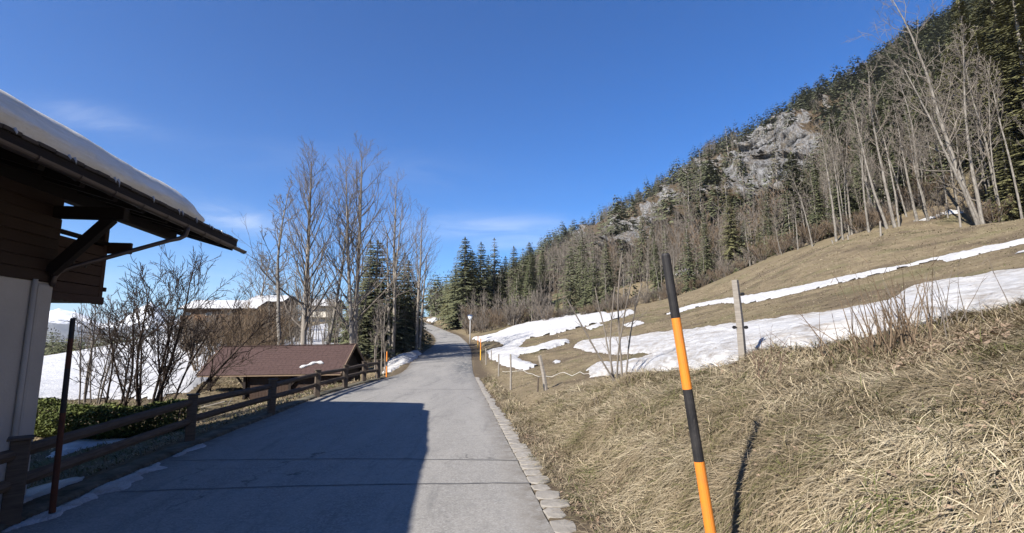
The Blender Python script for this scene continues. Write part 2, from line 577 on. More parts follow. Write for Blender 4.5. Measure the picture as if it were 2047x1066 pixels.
M['metal'] = mat('galvanised_metal', lambda g: (0.5, 0.5, 0.5), 0.4, 0.5)
M['lampglass'] = mat('milky_lamp_glass', lambda g: (0.75, 0.78, 0.8), 0.2, 0.5)
M['lampblue'] = mat('dark_blue_lamp_cap', lambda g: (0.08, 0.12, 0.22), 0.4, 0.5)
M['red'] = mat('red_panel', lambda g: (0.50, 0.05, 0.06), 0.5, 0.4)
M['glass'] = mat('window_glass', lambda g: (0.03, 0.035, 0.045), 0.08, 0.6)
M['ice'] = mat('ice', lambda g: (0.75, 0.80, 0.88), 0.15, 0.6)
M['ice'].node_tree.nodes['Principled BSDF'].inputs['Transmission Weight'].default_value = 0.4
# ------------------------------------------------------------ road edges (x, z as functions of y)
RY = np.array([-40, 0, 6, 11.4, 16, 21, 25, 29, 32, 45, 57, 72, 80, 88, 97, 101, 115, 135, 160], float)
RL = np.array([-1.5, -5.5, -6.3, -7.05, -7.45, -7.95, -8.0, -7.85, -7.55, -8.8, -9.7, -11.0, -12.1, -13.7, -15.9, -17.0, -21.3, -27.5, -37.0])
RR = np.array([5.79, 1.27, 0.59, -0.02, -0.54, -1.1, -1.56, -2.0, -2.35, -3.56, -4.6, -6.3, -7.6, -9.3, -11.9, -13.1, -17.6, -24.0, -33.0])
RZ = np.array([0, 0, 0, 0, 0, -0.02, -0.03, -0.03, 0.0, 0.35, 0.95, 1.55, 2.05, 2.75, 3.4, 3.75, 5.0, 6.7, 8.6])


def smooth_tab(y, t):
    # cubic through the table (Catmull-Rom in arc), sampled
    y = np.asarray(y, float)
    i = np.clip(np.searchsorted(RY, y) - 1, 0, len(RY) - 2)
    m = np.gradient(t, RY)
    h = RY[i + 1] - RY[i]
    s = np.clip((y - RY[i]) / h, 0, 1)
    return ((2 * s**3 - 3 * s**2 + 1) * t[i] + (s**3 - 2 * s**2 + s) * h * m[i] + (-2 * s**3 + 3 * s**2) * t[i + 1] + (s**3 - s**2) * h * m[i + 1])


def roadL(y): return smooth_tab(y, RL)
def roadR(y): return smooth_tab(y, RR)
def roadZ(y): return smooth_tab(y, RZ)

# ------------------------------------------------------------ terrain control points
CP = []
def cpx(px, *yd):
    for k in range(0, len(yd), 2):
        CP.append(tuple(pt(px, yd[k], yd[k + 1])))

cpx(2047, 640, 6.6, 612, 7.6, 600, 9.2, 545, 16, 500, 23, 480, 28, 440, 42, 420, 52)
cpx(2300, 560, 7.5, 520, 12, 440, 22, 380, 36, 340, 50)
cpx(1900, 700, 6.0, 634, 7.8, 600, 12, 560, 20, 510, 34, 455, 50, 410, 66)
cpx(1700, 760, 6.2, 690, 8.2, 640, 14, 600, 22, 560, 31, 530, 40, 490, 52, 470, 63, 462, 80)
cpx(1540, 800, 6.5, 708, 9.0, 680, 12.5, 650, 19, 600, 35, 570, 47, 521, 70, 516, 85)
cpx(1400, 850, 7.4, 742, 10.2, 700, 15, 676, 20.5, 650, 30, 620, 47, 595, 64, 576, 82, 572, 100)
cpx(1230, 830, 10, 768, 14.5, 740, 19, 700, 30, 676, 41, 650, 54, 625, 76, 608, 105)
cpx(1070, 785, 19, 740, 28, 700, 43, 676, 57, 652, 78, 632, 110)
cpx(1000, 740, 34, 700, 52, 678, 64, 655, 85, 640, 110)
cpx(960, 690, 60, 672, 78, 650, 105, 632, 135)
cpx(900, 648, 112, 636, 140)
cpx(860, 636, 150)
# right bank behind the frame and next to the camera
for Y in (-20, -8, 0, 3.5):
    r = float(roadR(Y)) + 0.75
    CP += [(r, Y, 0.06), (r + 1.6, Y, 1.35), (r + 3.4, Y, 2.35), (r + 9, Y, 4.2), (r + 20, Y, 7.5)]
for Y in (4.5, 6, 8, 11, 15, 20, 26, 33, 45, 57, 72, 88, 105):
    r = float(roadR(Y)) + 0.75
    CP.append((r, Y, float(roadZ(Y)) + 0.06))
CP += [(2.35, 4.5, 1.05), (60, 30, 24), (60, 60, 26), (90, 20, 34), (45, 90, 15), (30, 110, 14), (70, 0, 28), (60, -30, 25)]
# left of the road
for Y in (-20, -8, 0, 6, 12, 18, 24, 29):
    l = float(roadL(Y))
    CP += [(l - 0.45, Y, 0.03), (l - 1.8, Y, -0.35), (l - 4.2, Y, -0.9)]
CP += [(-13, 6, -1.0), (-12, 14, -0.85), (-18, 18, -0.95), (-12.5, 19, -1.0), (-16, 27, -1.5), (-11, 30, -1.35), (-20, 26, -1.2),
       (-12, 35, -1.2), (-18, 36, -0.9), (-13.5, 42, -0.6), (-30, 20, -1.0), (-40, -10, -1.0), (-25, 0, -1.1), (-9.2, 33, -0.3), (-8.9, 36, -0.1)]
cpx(150, 800, 25, 762, 34, 735, 48, 712, 72)
cpx(50, 800, 26, 765, 38, 722, 70)
cpx(-300, 800, 28, 765, 45, 735, 75)
cpx(300, 800, 26, 762, 33, 725, 48, 690, 76)
cpx(400, 762, 32, 720, 46, 690, 60, 655, 86)
cpx(500, 735, 40, 700, 55, 655, 85)
cpx(640, 725, 46, 700, 56, 648, 84)
cpx(740, 715, 50, 700, 60, 670, 82)
cpx(800, 712, 49, 690, 62, 660, 85)
cpx(845, 692, 62, 672, 78)
for Y in (36, 45, 57, 72, 88, 105):
    l = float(roadL(Y))
    CP.append((l - 0.6, Y, float(roadZ(Y)) + 0.05))
CP += [(-60, 95, 3.6), (-92, 98, -4.0), (-130, 90, -5), (-100, 150, -8), (-40, 120, 6.5), (-60, 160, 4), (-160, 200, -8), (-28, 140, 8.5),
       (0, 160, 14), (40, 150, 20), (80, 120, 24), (120, 60, 40), (120, 0, 40), (-120, 20, -4), (-60, -40, -2), (30, -60, 12), (-10, -60, 0.5),
       (-250, 250, -14), (-100, 300, -10), (0, 300, 15), (-300, 0, -14), (60, 220, 25)]
CP = np.array(CP)
_S = 30.0


def _phi(r2):
    return np.where(r2 > 0, 0.5 * r2 * np.log(r2 + 1e-12), 0)


def tps_fit(P, lam=2e-5):
    X = P[:, :2] / _S; n = len(X)
    K = _phi(((X[:, None] - X[None]) ** 2).sum(-1)) + lam * np.eye(n)
    Q = np.c_[np.ones(n), X]
    A = np.block([[K, Q], [Q.T, np.zeros((3, 3))]])
    s = np.linalg.solve(A, np.r_[P[:, 2], 0, 0, 0])
    return X, s[:n], s[n:]


_TX, _TW, _TA = tps_fit(CP)


def tps(x, y):
    x = np.asarray(x, float); sh = x.shape
    p = np.c_[x.ravel(), np.asarray(y, float).ravel()] / _S
    out = np.empty(len(p))
    for k in range(0, len(p), 20000):
        q = p[k:k + 20000]
        d = ((q[:, None] - _TX[None]) ** 2).sum(-1)
        out[k:k + 20000] = _phi(d) @ _TW + _TA[0] + q @ _TA[1:]
    return out.reshape(sh)


def ground_base(x, y):
    """terrain without fine lumps; below the road it runs just under the asphalt"""
    x = np.asarray(x, float); y = np.asarray(y, float)
    z = tps(x, y)
    yc = np.clip(y, -40, 155)
    L, R, Z = roadL(yc), roadR(yc), roadZ(yc)
    wr = sstep(0.0, 1.1, x - (R + 0.62))
    wl = sstep(0.0, 0.9, (L - 0.42) - x)
    w = np.maximum(wr, wl)
    far = sstep(140, 160, y)
    w = np.maximum(w, far)
    bed = Z - 0.05 + np.where(x < L - 0.02, 0.08, 0)
    bed = bed + np.where(x > R + 0.04, 0.038, 0)
    return z * w + bed * (1 - w), w


def H(x, y):
    x = np.asarray(x, float); y = np.asarray(y, float)
    z, w = ground_base(x, y)
    d = np.hypot(x, y)
    right = sstep(0, 1.5, x - (roadR(np.clip(y, -40, 155)) + 0.9))
    lump = 0.13 * fbm(x * 0.75, y * 0.75, 4, 0.55) * right
    lump = lump + 0.07 * fbm(x * 3.1 + 5, y * 2.2, 3, 0.6) * np.exp(-d / 18) * right
    lump = lump + 0.35 * fbm(x * 0.11 + 3, y * 0.11, 3) * sstep(18, 45, d)
    # the grassy tussock beside the fence post
    lump = lump + 0.26 * np.exp(-(((x - 4.35) / 0.75) ** 2 + ((y - 8.0) / 0.6) ** 2))
    lump = lump + 0.16 * np.exp(-(((x - 2.9) / 0.6) ** 2 + ((y - 13.2) / 0.7) ** 2))
    return z + lump * w


def Htop(x, y):
    """what one would stand on: road or terrain"""
    z = H(x, y)
    yc = np.clip(y, -40, 155)
    on = (x > roadL(yc)) & (x < roadR(yc) + 0.5) & (np.asarray(y) < 150)
    return np.where(on, roadZ(yc) + 0.0, z)


def cast(px, py, hf=None, y0=3.0, y1=420.0, n=420):
    """world points where the photograph's pixels meet the ground"""
    hf = hf or H
    a, b = ray(px, py)
    Y = np.geomspace(y0, y1, n)
    X = a[:, None] * Y; Z = CAMZ + b[:, None] * Y
    g = hf(X, np.broadcast_to(Y, X.shape))
    below = Z < g
    k = np.argmax(below, axis=1)
    hit = below.any(axis=1)
    k = np.clip(k, 1, n - 1)
    r = np.arange(len(a))
    d0 = Z[r, k - 1] - g[r, k - 1]; d1 = Z[r, k] - g[r, k]
    t = np.clip(d0 / (d0 - d1 + 1e-9), 0, 1)
    Yh = Y[k - 1] + (Y[k] - Y[k - 1]) * t
    Yh = np.where(hit, Yh, np.nan)
    return np.c_[a * Yh, Yh]


def place(px, D):
    """ground point straight below the pixel column px at distance D"""
    a, _ = ray(px, 675)
    x = float(a) * D
    return np.array([x, D, float(H(np.array([x]), np.array([float(D)]))[0])])


def H1(x, y):
    return float(H(np.array([float(x)]), np.array([float(y)]))[0])

# ------------------------------------------------------------ terrain mesh (rings round the viewpoint: fine near, coarse far)
angf = np.radians(np.arange(-58, 58.01, 0.27))
angb = np.radians(np.arange(58 + 2.5, 302 - 1.3, 2.5))
ANG = np.r_[angf, angb]
RAD = np.r_[0.4, 0.9, np.geomspace(1.5, 75, 330), np.geomspace(76.5, 700, 100)]
TH, RR_ = np.meshgrid(ANG, RAD)
GX = RR_ * np.sin(TH); GY = RR_ * np.cos(TH)
# tilt the outer frame of the far ground gently down so it meets the horizon
GZ = H(GX, GY)
GZ = np.where(np.abs(GZ) > 200, 0, GZ)


def grid_faces(nr, nc, wrap=False):
    i = np.arange(nr - 1)[:, None]; j = np.arange(nc if wrap else nc - 1)[None]
    j2 = (j + 1) % nc
    a = i * nc + j; b = i * nc + j2; c = (i + 1) * nc + j2; d = (i + 1) * nc + j
    return np.stack([a, b, c, d], -1).reshape(-1, 4)


def make_terrain():
    nr, nc = GX.shape
    fill = sstep(260, 500, RR_)
    gz = GZ * (1 - fill) + (-6) * fill
    F = grid_faces(nr, nc, True)[:, ::-1]
    V = np.c_[GX.ravel(), GY.ravel(), gz.ravel()]
    V = np.r_[V, [[0, 0, float(gz[0].mean())]]]
    yc = np.clip(GY, -40, 155)
    dR = GX - roadR(yc)
    dL = roadL(yc) - GX
    soil = 0.95 * (1 - sstep(0.7, 1.5, dR)) * (dR > 0) + 0.75 * (1 - sstep(0.2, 1.2, dL)) * (dL > 0)
    # bare brown earth along the melting snow edges and in the meadow
    n = fbm(GX * 0.16 + 2, GY * 0.3, 4)
    band = (dR > 3) & (GY > 9) & (GY < 60)
    n2 = fbm(GX * 0.5 + GY * 0.25, GY * 0.9, 4, 0.6)
    soil = soil + 0.55 * sstep(0.0, 0.3, n2) * (dR > 2.5) * sstep(8, 13, GY) * (GY < 95)
    soil = soil + 0.75 * sstep(0.05, 0.3, n) * band * sstep(9, 14, GY)
    green = 0.8 * np.exp(-(((GX + 12.5) / 3.5) ** 2 + ((GY - 13.5) / 3) ** 2)) * sstep(-0.25, 0.1, fbm(GX, GY, 3))
    green = green + 0.25 * sstep(0.15, 0.4, fbm(GX * 0.25 + 9, GY * 0.25 + 4, 3)) * (dR > 2)
    at = {'soil': np.r_[np.clip(soil, 0, 1).ravel(), 0], 'green': np.r_[np.clip(green, 0, 1).ravel(), 0]}
    me = np_mesh('ground', V, F, [M['ground']], True, at)
    o = link(bpy.data.objects.new('ground', me)); tag(o, kind='structure')
    # inner disc
    tri = MB(); ring = [(GX[0, k], GY[0, k], gz[0, k]) for k in range(nc)]
    tri.add(ring, [tuple(range(nc - 1, -1, -1))])
    d = tri.build('ground_under_viewpoint', M['ground']); tag(d, kind='structure')
    return o


terrain = make_terrain()


def make_road():
    ys = np.r_[np.arange(-38, 4, 1.0), np.arange(4, 34, 0.25), np.arange(34, 150, 0.8)]
    t = np.linspace(0, 1, 15)
    L, R, Z = roadL(ys), roadR(ys), roadZ(ys)
    L = L + 0.05 * perlin(ys * 0.9, ys * 0 + 3.3); R = R + 0.035 * perlin(ys * 1.7, ys * 0 + 8.1)
    X = L[:, None] * (1 - t) + R[:, None] * t
    Y = np.repeat(ys[:, None], 15, 1)
    Zz = Z[:, None] + 0.0 * X + 0.035 * np.sin(np.pi * t)[None]
    V = np.c_[X.ravel(), Y.ravel(), Zz.ravel()]
    F = grid_faces(len(ys), 15)
    edge = np.maximum(1 - sstep(0.0, 0.10, t), 0.8 * sstep(0.93, 1.0, t))[None] + 0 * X
    patch = np.exp(-((Y - 40) / 9) ** 2) * sstep(0.55, 0.9, t)[None] + 0.7 * np.exp(-((Y - 57) / 5) ** 2) + 0.6 * np.exp(-((Y - 30) / 7) ** 2) * (1 - sstep(0.1, 0.35, t)[None])
    me = np_mesh('road', V, F, [M['asphalt']], True, {'patch': patch.ravel(), 'edge': edge.ravel()})
    o = link(bpy.data.objects.new('road', me)); tag(o, kind='structure')
    return o


make_road()


def roadsurf(x, y):
    L, R = roadL(y), roadR(y)
    t = np.clip((x - L) / (R - L), 0, 1)
    return roadZ(y) + 0.035 * np.sin(np.pi * t)


def seam(p0, p1, w, seed, n=90):
    t = np.linspace(0, 1, n)
    a = cast(np.array([p0[0], p1[0]], float), np.array([p0[1], p1[1]], float), Htop)
    x = a[0, 0] * (1 - t) + a[1, 0] * t; y = a[0, 1] * (1 - t) + a[1, 1] * t
    y = y + 0.035 * perlin(x * 1.6 + seed, x * 0 + seed) + 0.015 * perlin(x * 6 + seed, x * 0)
    ww = w * (0.75 + 0.7 * perlin(x * 4, x * 0 + seed * 2))
    V = np.r_[np.c_[x, y - ww / 2, roadsurf(x, y) + 0.005], np.c_[x, y + ww / 2, roadsurf(x, y) + 0.005]]
    i = np.arange(n - 1)
    F = np.c_[i, i + 1, i + 1 + n, i + n]
    o = link(bpy.data.objects.new('tar_seam', np_mesh('tar_seam', V, F, [M['tar']])))
    tag(o, kind='structure')


seam((340, 922), (1036, 921), 0.055, 3)
seam((240, 985), (1060, 966), 0.06, 9)
seam((800, 781), (962, 779), 0.05, 5)
seam((760, 741), (940, 737), 0.07, 6)

# ------------------------------------------------------------ snow
def inpoly(x, y, P):
    c = np.zeros(x.shape, bool)
    n = len(P)
    for i in range(n):
        x1, y1 = P[i]; x2, y2 = P[(i + 1) % n]
        if y1 == y2: continue
        k = ((y1 > y) != (y2 > y)) & (x < (x2 - x1) * (y - y1) / (y2 - y1) + x1)
        c ^= k
    return c


def sdist(x, y, P):
    d = np.full(x.shape, 1e9)
    for i in range(len(P)):
        a = P[i]; b = P[(i + 1) % len(P)]
        e = b - a; L2 = (e ** 2).sum()
        if L2 < 1e-12: continue
        t = np.clip(((x - a[0]) * e[0] + (y - a[1]) * e[1]) / L2, 0, 1)
        d = np.minimum(d, np.hypot(x - a[0] - t * e[0], y - a[1] - t * e[1]))
    return np.where(inpoly(x, y, P), d, -d)


def densify(P, step=12):
    out = []
    for i in range(len(P)):
        a = np.array(P[i], float); b = np.array(P[(i + 1) % len(P)], float)
        n = max(1, int(np.hypot(*(b - a)) / step))
        for k in range(n):
            out.append(a + (b - a) * k / n)
    return np.array(out)


SNOW = []


def snow(name, poly, thick, dirt, label, hf=None, edge=None, wpoly=None, da=0.09, dr=0.011, y0=3.0, rough=1.0, cover=None):
    hf = hf or H
    if wpoly is None:
        P = densify(poly)
        W = cast(P[:, 0], P[:, 1], hf, y0=y0)
        W = W[~np.isnan(W[:, 0])]
    else:
        W = np.array(wpoly, float)
    SNOW.append(W)
    an = np.arctan2(W[:, 0], W[:, 1]); r = np.hypot(W[:, 0], W[:, 1])
    A = np.arange(an.min() - 0.01, an.max() + 0.01, math.radians(da))
    Rr = np.exp(np.arange(np.log(r.min() * 0.985), np.log(r.max() * 1.02), dr))
    A_, R_ = np.meshgrid(A, Rr)
    X = R_ * np.sin(A_); Y = R_ * np.cos(A_)
    sd = np.full(X.shape, -9.0)
    # distance only where it matters
    sd = sdist(X, Y, W)
    sc = 1 + R_ / 40
    sd = sd + rough * sc * (0.10 * perlin(X * 1.1, Y * 1.1) + 0.06 * perlin(X * 3.7, Y * 3.7))
    ew = edge or 0.35
    rise = np.sqrt(np.clip(sd / (ew * sc), 0, 1))
    lumps = 0.05 * fbm(X * 1.3, Y * 1.3, 4) + 0.03 * fbm(X * 0.3, Y * 0.3, 3) * sc
    Z = hf(X, Y) + np.where(sd > 0, rise * (thick + lumps) + 0.012, 0.25 * sd)
    keep = (sd > -0.12 * sc).ravel()
    F = grid_faces(*X.shape)
    F = F[keep[F].all(1)]
    if len(F) == 0:
        print('EMPTY SNOW', label); return None
    used = np.zeros(X.size, bool); used[F.ravel()] = True
    idx = np.cumsum(used) - 1
    V = np.c_[X.ravel(), Y.ravel(), Z.ravel()][used]
    F = idx[F][:, ::-1]
    dd = dirt * (1 - sstep(0.1, 2.0, sd / sc + 0.8 * perlin(X * 0.7, Y * 0.7))) + 0.4 * dirt
    me = np_mesh(name, V, F, [M['snow']], True, {'dirt': np.clip(dd.ravel()[used], 0, 1)})
    o = link(bpy.data.objects.new(name, me))
    tag(o, label, 'snow', None, 'stuff')
    return o


snow('snow', [(1180, 754), (1176, 738), (1205, 728), (1250, 729), (1310, 714), (1345, 706), (1290, 705), (1240, 709), (1180, 704), (1148, 694), (1160, 684), (1215, 678), (1290, 672), (1340, 664), (1400, 660), (1480, 652), (1560, 642), (1640, 632), (1700, 622), (1770, 612), (1800, 590), (1840, 572), (1900, 562), (1960, 556), (2000, 545), (2047, 543), (2250, 515), (2250, 560), (2047, 607), (1990, 616), (1900, 631), (1835, 650), (1780, 660), (1700, 680), (1620, 696), (1560, 696), (1500, 704), (1480, 722), (1400, 738), (1330, 741), (1260, 745), (1205, 752)],
     0.20, 0.9, 'long band of old snow along the foot of the meadow behind the tall fence post')
snow('snow', [(1328, 629), (1370, 613), (1440, 599), (1500, 590), (1560, 580), (1620, 568), (1680, 556), (1760, 540), (1850, 522), (1940, 502), (2047, 478), (2250, 435), (2250, 448), (2047, 487), (1960, 508), (1900, 522), (1880, 519), (1800, 537), (1740, 552), (1640, 575), (1540, 598), (1500, 606), (1440, 606), (1390, 615), (1350, 628)],
     0.12, 0.25, 'narrow strip of snow running diagonally up the middle of the meadow')
snow('snow', [(2020, 512), (2047, 500), (2120, 485), (2120, 492), (2047, 506)], 0.08, 0.3, 'short sliver of snow below the narrow strip at the right edge')
snow('snow', [(1245, 649), (1272, 641), (1290, 645), (1262, 655)], 0.08, 0.3, 'small snow patch in the grass beyond the big white band')
snow('snow', [(1170, 655), (1195, 646), (1210, 648), (1180, 660)], 0.06, 0.3, 'little snow remnant just above the brown meadow patch')
snow('snow', [(944, 677), (985, 668), (1020, 655), (1060, 645), (1100, 636), (1150, 624), (1200, 620), (1215, 629), (1262, 620), (1270, 626), (1240, 636), (1200, 645), (1150, 657), (1110, 668), (1070, 674), (1050, 679), (1045, 686), (1035, 695), (1060, 698), (1100, 683), (1135, 679), (1138, 686), (1095, 699), (1055, 706), (1035, 712), (1036, 719), (1075, 732), (1050, 740), (1030, 735), (1000, 728), (980, 716), (974, 702), (1000, 697), (1010, 688), (990, 682), (960, 684)],
     0.22, 0.25, 'large snowfield at the bottom of the meadow beside the road bend')
snow('snow', [(1104, 724), (1112, 720), (1120, 722), (1112, 727)], 0.04, 0.2, 'tiny leftover of snow on the brown grass right of the leaning post')
snow('snow', [(1795, 449), (1850, 436), (1890, 421), (1950, 413), (1962, 420), (1900, 430), (1860, 438), (1820, 447)], 0.12, 0.3, 'snow strip at the forest edge above the meadow')
snow('snow', [(1010, 640), (1040, 630), (1080, 628), (1075, 634), (1045, 642), (1020, 650)], 0.15, 0.3, 'snow lying in the shade at the foot of the spruce group')
snow('snow', [(-300, 735), (20, 722), (105, 711), (180, 693), (250, 676), (330, 661), (400, 654), (440, 660), (455, 690), (430, 715), (420, 755), (370, 785), (300, 797), (100, 800), (-300, 806)], 0.18, 0.1, 'bright snow-covered field beyond the hedge at left', da=0.12)
snow('snow', [(610, 655), (650, 647), (692, 650), (700, 690), (640, 715), (560, 715), (500, 700), (470, 690), (520, 675), (580, 680)], 0.15, 0.1, 'snow slope seen between the bare trunks behind the shed')
snow('snow', [(700, 706), (760, 690), (812, 668), (822, 690), (800, 702), (740, 712)], 0.12, 0.3, 'snow under the dark spruces left of the bend')
snow('snow', [(764, 748), (772, 724), (800, 712), (832, 702), (842, 706), (832, 718), (800, 732), (780, 744)], 0.35, 0.5, 'ploughed heap of snow at the left road edge beyond the wooden fence')
snow('snow', [(95, 915), (128, 886), (180, 878), (235, 875), (268, 878), (250, 885), (200, 888), (160, 900), (120, 912)], 0.08, 0.4, 'thin snow patch on the green lawn behind the railing', y0=7.5)
snow('snow', [(-40, 1016), (40, 985), (100, 968), (160, 953), (168, 960), (120, 976), (60, 1000), (-20, 1030)], 0.04, 0.5, 'narrow trace of snow behind the bottom rail near the house', y0=6.0)
snow('snow', [(835, 641), (850, 632), (878, 630), (892, 640), (870, 643), (850, 642)], 0.5, 0.5, 'dirty heap of snow on the bank where the road disappears')


def kerb_snow():
    for (a, b, wd, lab) in (((0, 1062), (205, 985), 0.34, 'crusty line of ice and snow on the asphalt by the nearest railing post'),
                            ((170, 1000), (330, 925), 0.40, 'wider crust of snow along the shaded kerb below the railing'),
                            ((330, 918), (404, 888), 0.12, 'thin trace of snow along the kerb below the second railing post')):
        pa = cast(np.array([a[0], b[0]], float), np.array([a[1], b[1]], float), Htop)
        n = 26; t = np.linspace(0, 1, n)
        y = pa[0, 1] * (1 - t) + pa[1, 1] * t
        xl = roadL(y) + 0.03
        wdt = wd * (0.75 + 0.9 * perlin(y * 2.2, y * 0 + wd * 7)) * np.clip(np.minimum(t, 1 - t) * 6, 0.15, 1)
        poly = [(xl[i], y[i]) for i in range(n)] + [(xl[i] + wdt[i], y[i]) for i in range(n - 1, -1, -1)]
        snow('snow', None, 0.02, 1.0, lab, hf=lambda X, Y: roadsurf(X, np.clip(Y, -40, 150)) + 0.004, wpoly=poly, edge=0.2, rough=1.0, da=0.12, dr=0.006)


kerb_snow()


def wet_rims():
    """bare wet soil where the snow has just drawn back"""
    x = np.r_[GX.ravel(), 0.0]; y = np.r_[GY.ravel(), 0.0]
    at = terrain.data.attributes['soil']
    v = np.zeros(len(x), np.float32); at.data.foreach_get('value', v)
    for W in SNOW:
        m = 1.2
        idx = np.where((x > W[:, 0].min() - m) & (x < W[:, 0].max() + m) & (y > W[:, 1].min() - m) & (y < W[:, 1].max() + m))[0]
        if len(idx) == 0: continue
        sd = sdist(x[idx], y[idx], W)
        n = fbm(x[idx] * 0.9, y[idx] * 0.9, 3)
        v[idx] = np.maximum(v[idx], (0.85 * (1 - sstep(0.1, 0.9 + 0.5 * n, -sd))).astype(np.float32))
    at.data.foreach_set('value', np.clip(v, 0, 1))


wet_rims()
# ------------------------------------------------------------ wooded mountainside
MPX = np.array([860, 930, 1000, 1080, 1170, 1250, 1340, 1430, 1520, 1600, 1700, 1800, 1900, 1960, 2047, 2300, 2800, 3800, 6000], float)
MRY = np.array([640, 610, 575, 520, 462, 415, 375, 315, 265, 222, 190, 145, 85, 45, -25, -160, -420, -900, -1800], float)
MD1 = np.array([700, 640, 590, 540, 500, 460, 420, 385, 355, 330, 305, 280, 255, 245, 230, 210, 200, 200, 200], float)
MD0 = np.array([190, 160, 138, 125, 116, 110, 104, 96, 90, 86, 82, 72, 66, 62, 58, 48, 40, 30, 20], float)
_ra, _rb = ray(MPX, MRY)
MU = _ra                                   # x / y of each column
MZ1 = CAMZ + _rb * MD1
_o = np.argsort(MU)


def m_interp(u, tab):
    return np.interp(u, MU[_o], tab[_o])


def proj(x, y, z):
    """photograph pixel of world points"""
    zc = z - CAMZ
    f = y * COSP + zc * SINP; up = -y * SINP + zc * COSP
    return 1023.5 + 1000 * x / f, 533 - 1000 * up / f


def mountain_point(u, b):
    """u: column (x/y), b: 0 at the foot, 1 on the ridge"""
    u = np.asarray(u, float); b = np.asarray(b, float)
    d0 = m_interp(u, MD0); d1 = m_interp(u, MD1); z1 = m_interp(u, MZ1)
    y = d0 + (d1 - d0) * b
    x = u * y
    z0 = m_interp(u, MZ0) - 0.6
    bb = np.clip(b, 0, 1)
    prof = 0.80 * bb + 0.20 * bb ** 2
    # cliffs: steeper steps high on the slope
    st = 0.05 * np.sin(bb * 9.0 + 2 * perlin(u * 5, bb * 2)) * np.sin(np.pi * bb)
    z = z0 + (z1 - z0) * (prof + st)
    amp = np.sin(np.pi * np.clip(b, 0, 1)) ** 0.6
    z = z + amp * (26 * fbm(x * 0.010, y * 0.010, 4, 0.5) + 8 * fbm(x * 0.045 + 7, y * 0.03, 4, 0.6, True))
    ridge = 9 * fbm(u * 14, u * 0 + 1.7, 4, 0.6) * sstep(0.6, 1, b)
    z = z + ridge
    z = np.where(b > 1, z1 + ridge - (b - 1) * 260, z)
    # rock faces: knock the surface about
    return x, y, z


MZ0 = np.array([H1(MU[k] * MD0[k], MD0[k]) for k in range(len(MPX))])
MZ0 = np.clip(MZ0, 0, 60)
ROCKS = [(1560, 305, 88, 76, 1.25), (1515, 350, 44, 50, 1.1), (1420, 345, 30, 34, 0.7), (1350, 400, 26, 26, 0.6), (1310, 430, 24, 26, 0.7), (1270, 466, 45, 30, 0.95), (1225, 480, 26, 20, 0.6), (1660, 215, 26, 30, 0.5), (1400, 330, 30, 26, 0.5),
         (1130, 470, 18, 22, 0.6), (1170, 470, 22, 26, 0.45), (1720, 200, 22, 20, 0.6), (1460, 380, 40, 28, 0.5), (1360, 420, 26, 18, 0.5)]
TANS = [(1650, 240, 100, 60), (1600, 270, 120, 90), (1460, 350, 60, 60), (1320, 410, 80, 50), (1200, 460, 50, 30), (1720, 205, 50, 40), (1500, 420, 80, 40)]


def rock_mask(px, py):
    r = np.zeros_like(px)
    for (cx, cy, sx, sy, a) in ROCKS:
        r = np.maximum(r, a * np.exp(-(((px - cx) / sx) ** 2 + ((py - cy) / sy) ** 2) ** 1.6 * 0.8))
    n = fbm(px / 28.0, py / 40.0, 4, 0.6)
    return r + 0.8 * n * (r > 0.06)


def tan_mask(px, py):
    r = np.zeros_like(px)
    for (cx, cy, sx, sy) in TANS:
        r = np.maximum(r, np.exp(-(((px - cx) / sx) ** 2 + ((py - cy) / sy) ** 2)))
    return np.clip(r + 0.6 * fbm(px / 40.0 + 4, py / 40.0, 3), 0, 1)


def make_mountain():
    us = np.r_[np.arange(MU.min(), 1.25, 0.0035), np.geomspace(1.26, MU.max(), 60)]
    bs = np.r_[np.linspace(-0.05, 1, 190), 1.02, 1.06, 1.15, 1.4, 1.8]
    U, B = np.meshgrid(us, bs)
    x, y, z = mountain_point(U, B)
    px, py = proj(x, y, z)
    rk = rock_mask(px, py)
    # ledges and gullies pushed into the rock faces (towards / away from the valley)
    g = fbm(x * 0.09, z * 0.09, 5, 0.62, True)
    k = sstep(0.25, 0.6, rk)
    cr = fbm(x * 0.05 + z * 0.05, z * 0.02, 4, 0.65, True)
    g2 = fbm(x * 0.022 + z * 0.03, z * 0.012 - y * 0.02, 4, 0.6, True)
    x = x - k * (6 * g + 9 * cr + 12 * (g2 - 0.2)); y = y - k * (4 * g + 6 * cr + 8 * (g2 - 0.2))
    z = z + k * 2.5 * fbm(x * 0.2, y * 0.2 + z * 0.2, 3)
    z[B < 0] = z[B < 0] - 6
    tn = tan_mask(px, py)
    sn = np.zeros_like(px)
    for (cx, cy, sx, sy) in ((1372, 560, 30, 26), (1240, 607, 34, 12), (1322, 402, 7, 2.5), (1473, 288, 5, 2), (1050, 600, 30, 10), (1395, 572, 20, 12), (1180, 612, 30, 10), (1715, 195, 6, 3)):
        sn = np.maximum(sn, 1.1 * np.exp(-(((px - cx) / sx) ** 2 + ((py - cy) / sy) ** 2)))
    sn = sn + 0.45 * fbm(px / 14.0, py / 7.0, 3) * (sn > 0.15)
    F = grid_faces(len(bs), len(us))
    me = np_mesh('mountainside', np.c_[x.ravel(), y.ravel(), z.ravel()], F, [M['rock']], False,
                 {'rock': rk.ravel(), 'tan': tn.ravel(), 'snow': sn.ravel()})
    o = link(bpy.data.objects.new('mountainside', me)); tag(o, kind='structure')
    return us, bs, px, py


make_mountain()


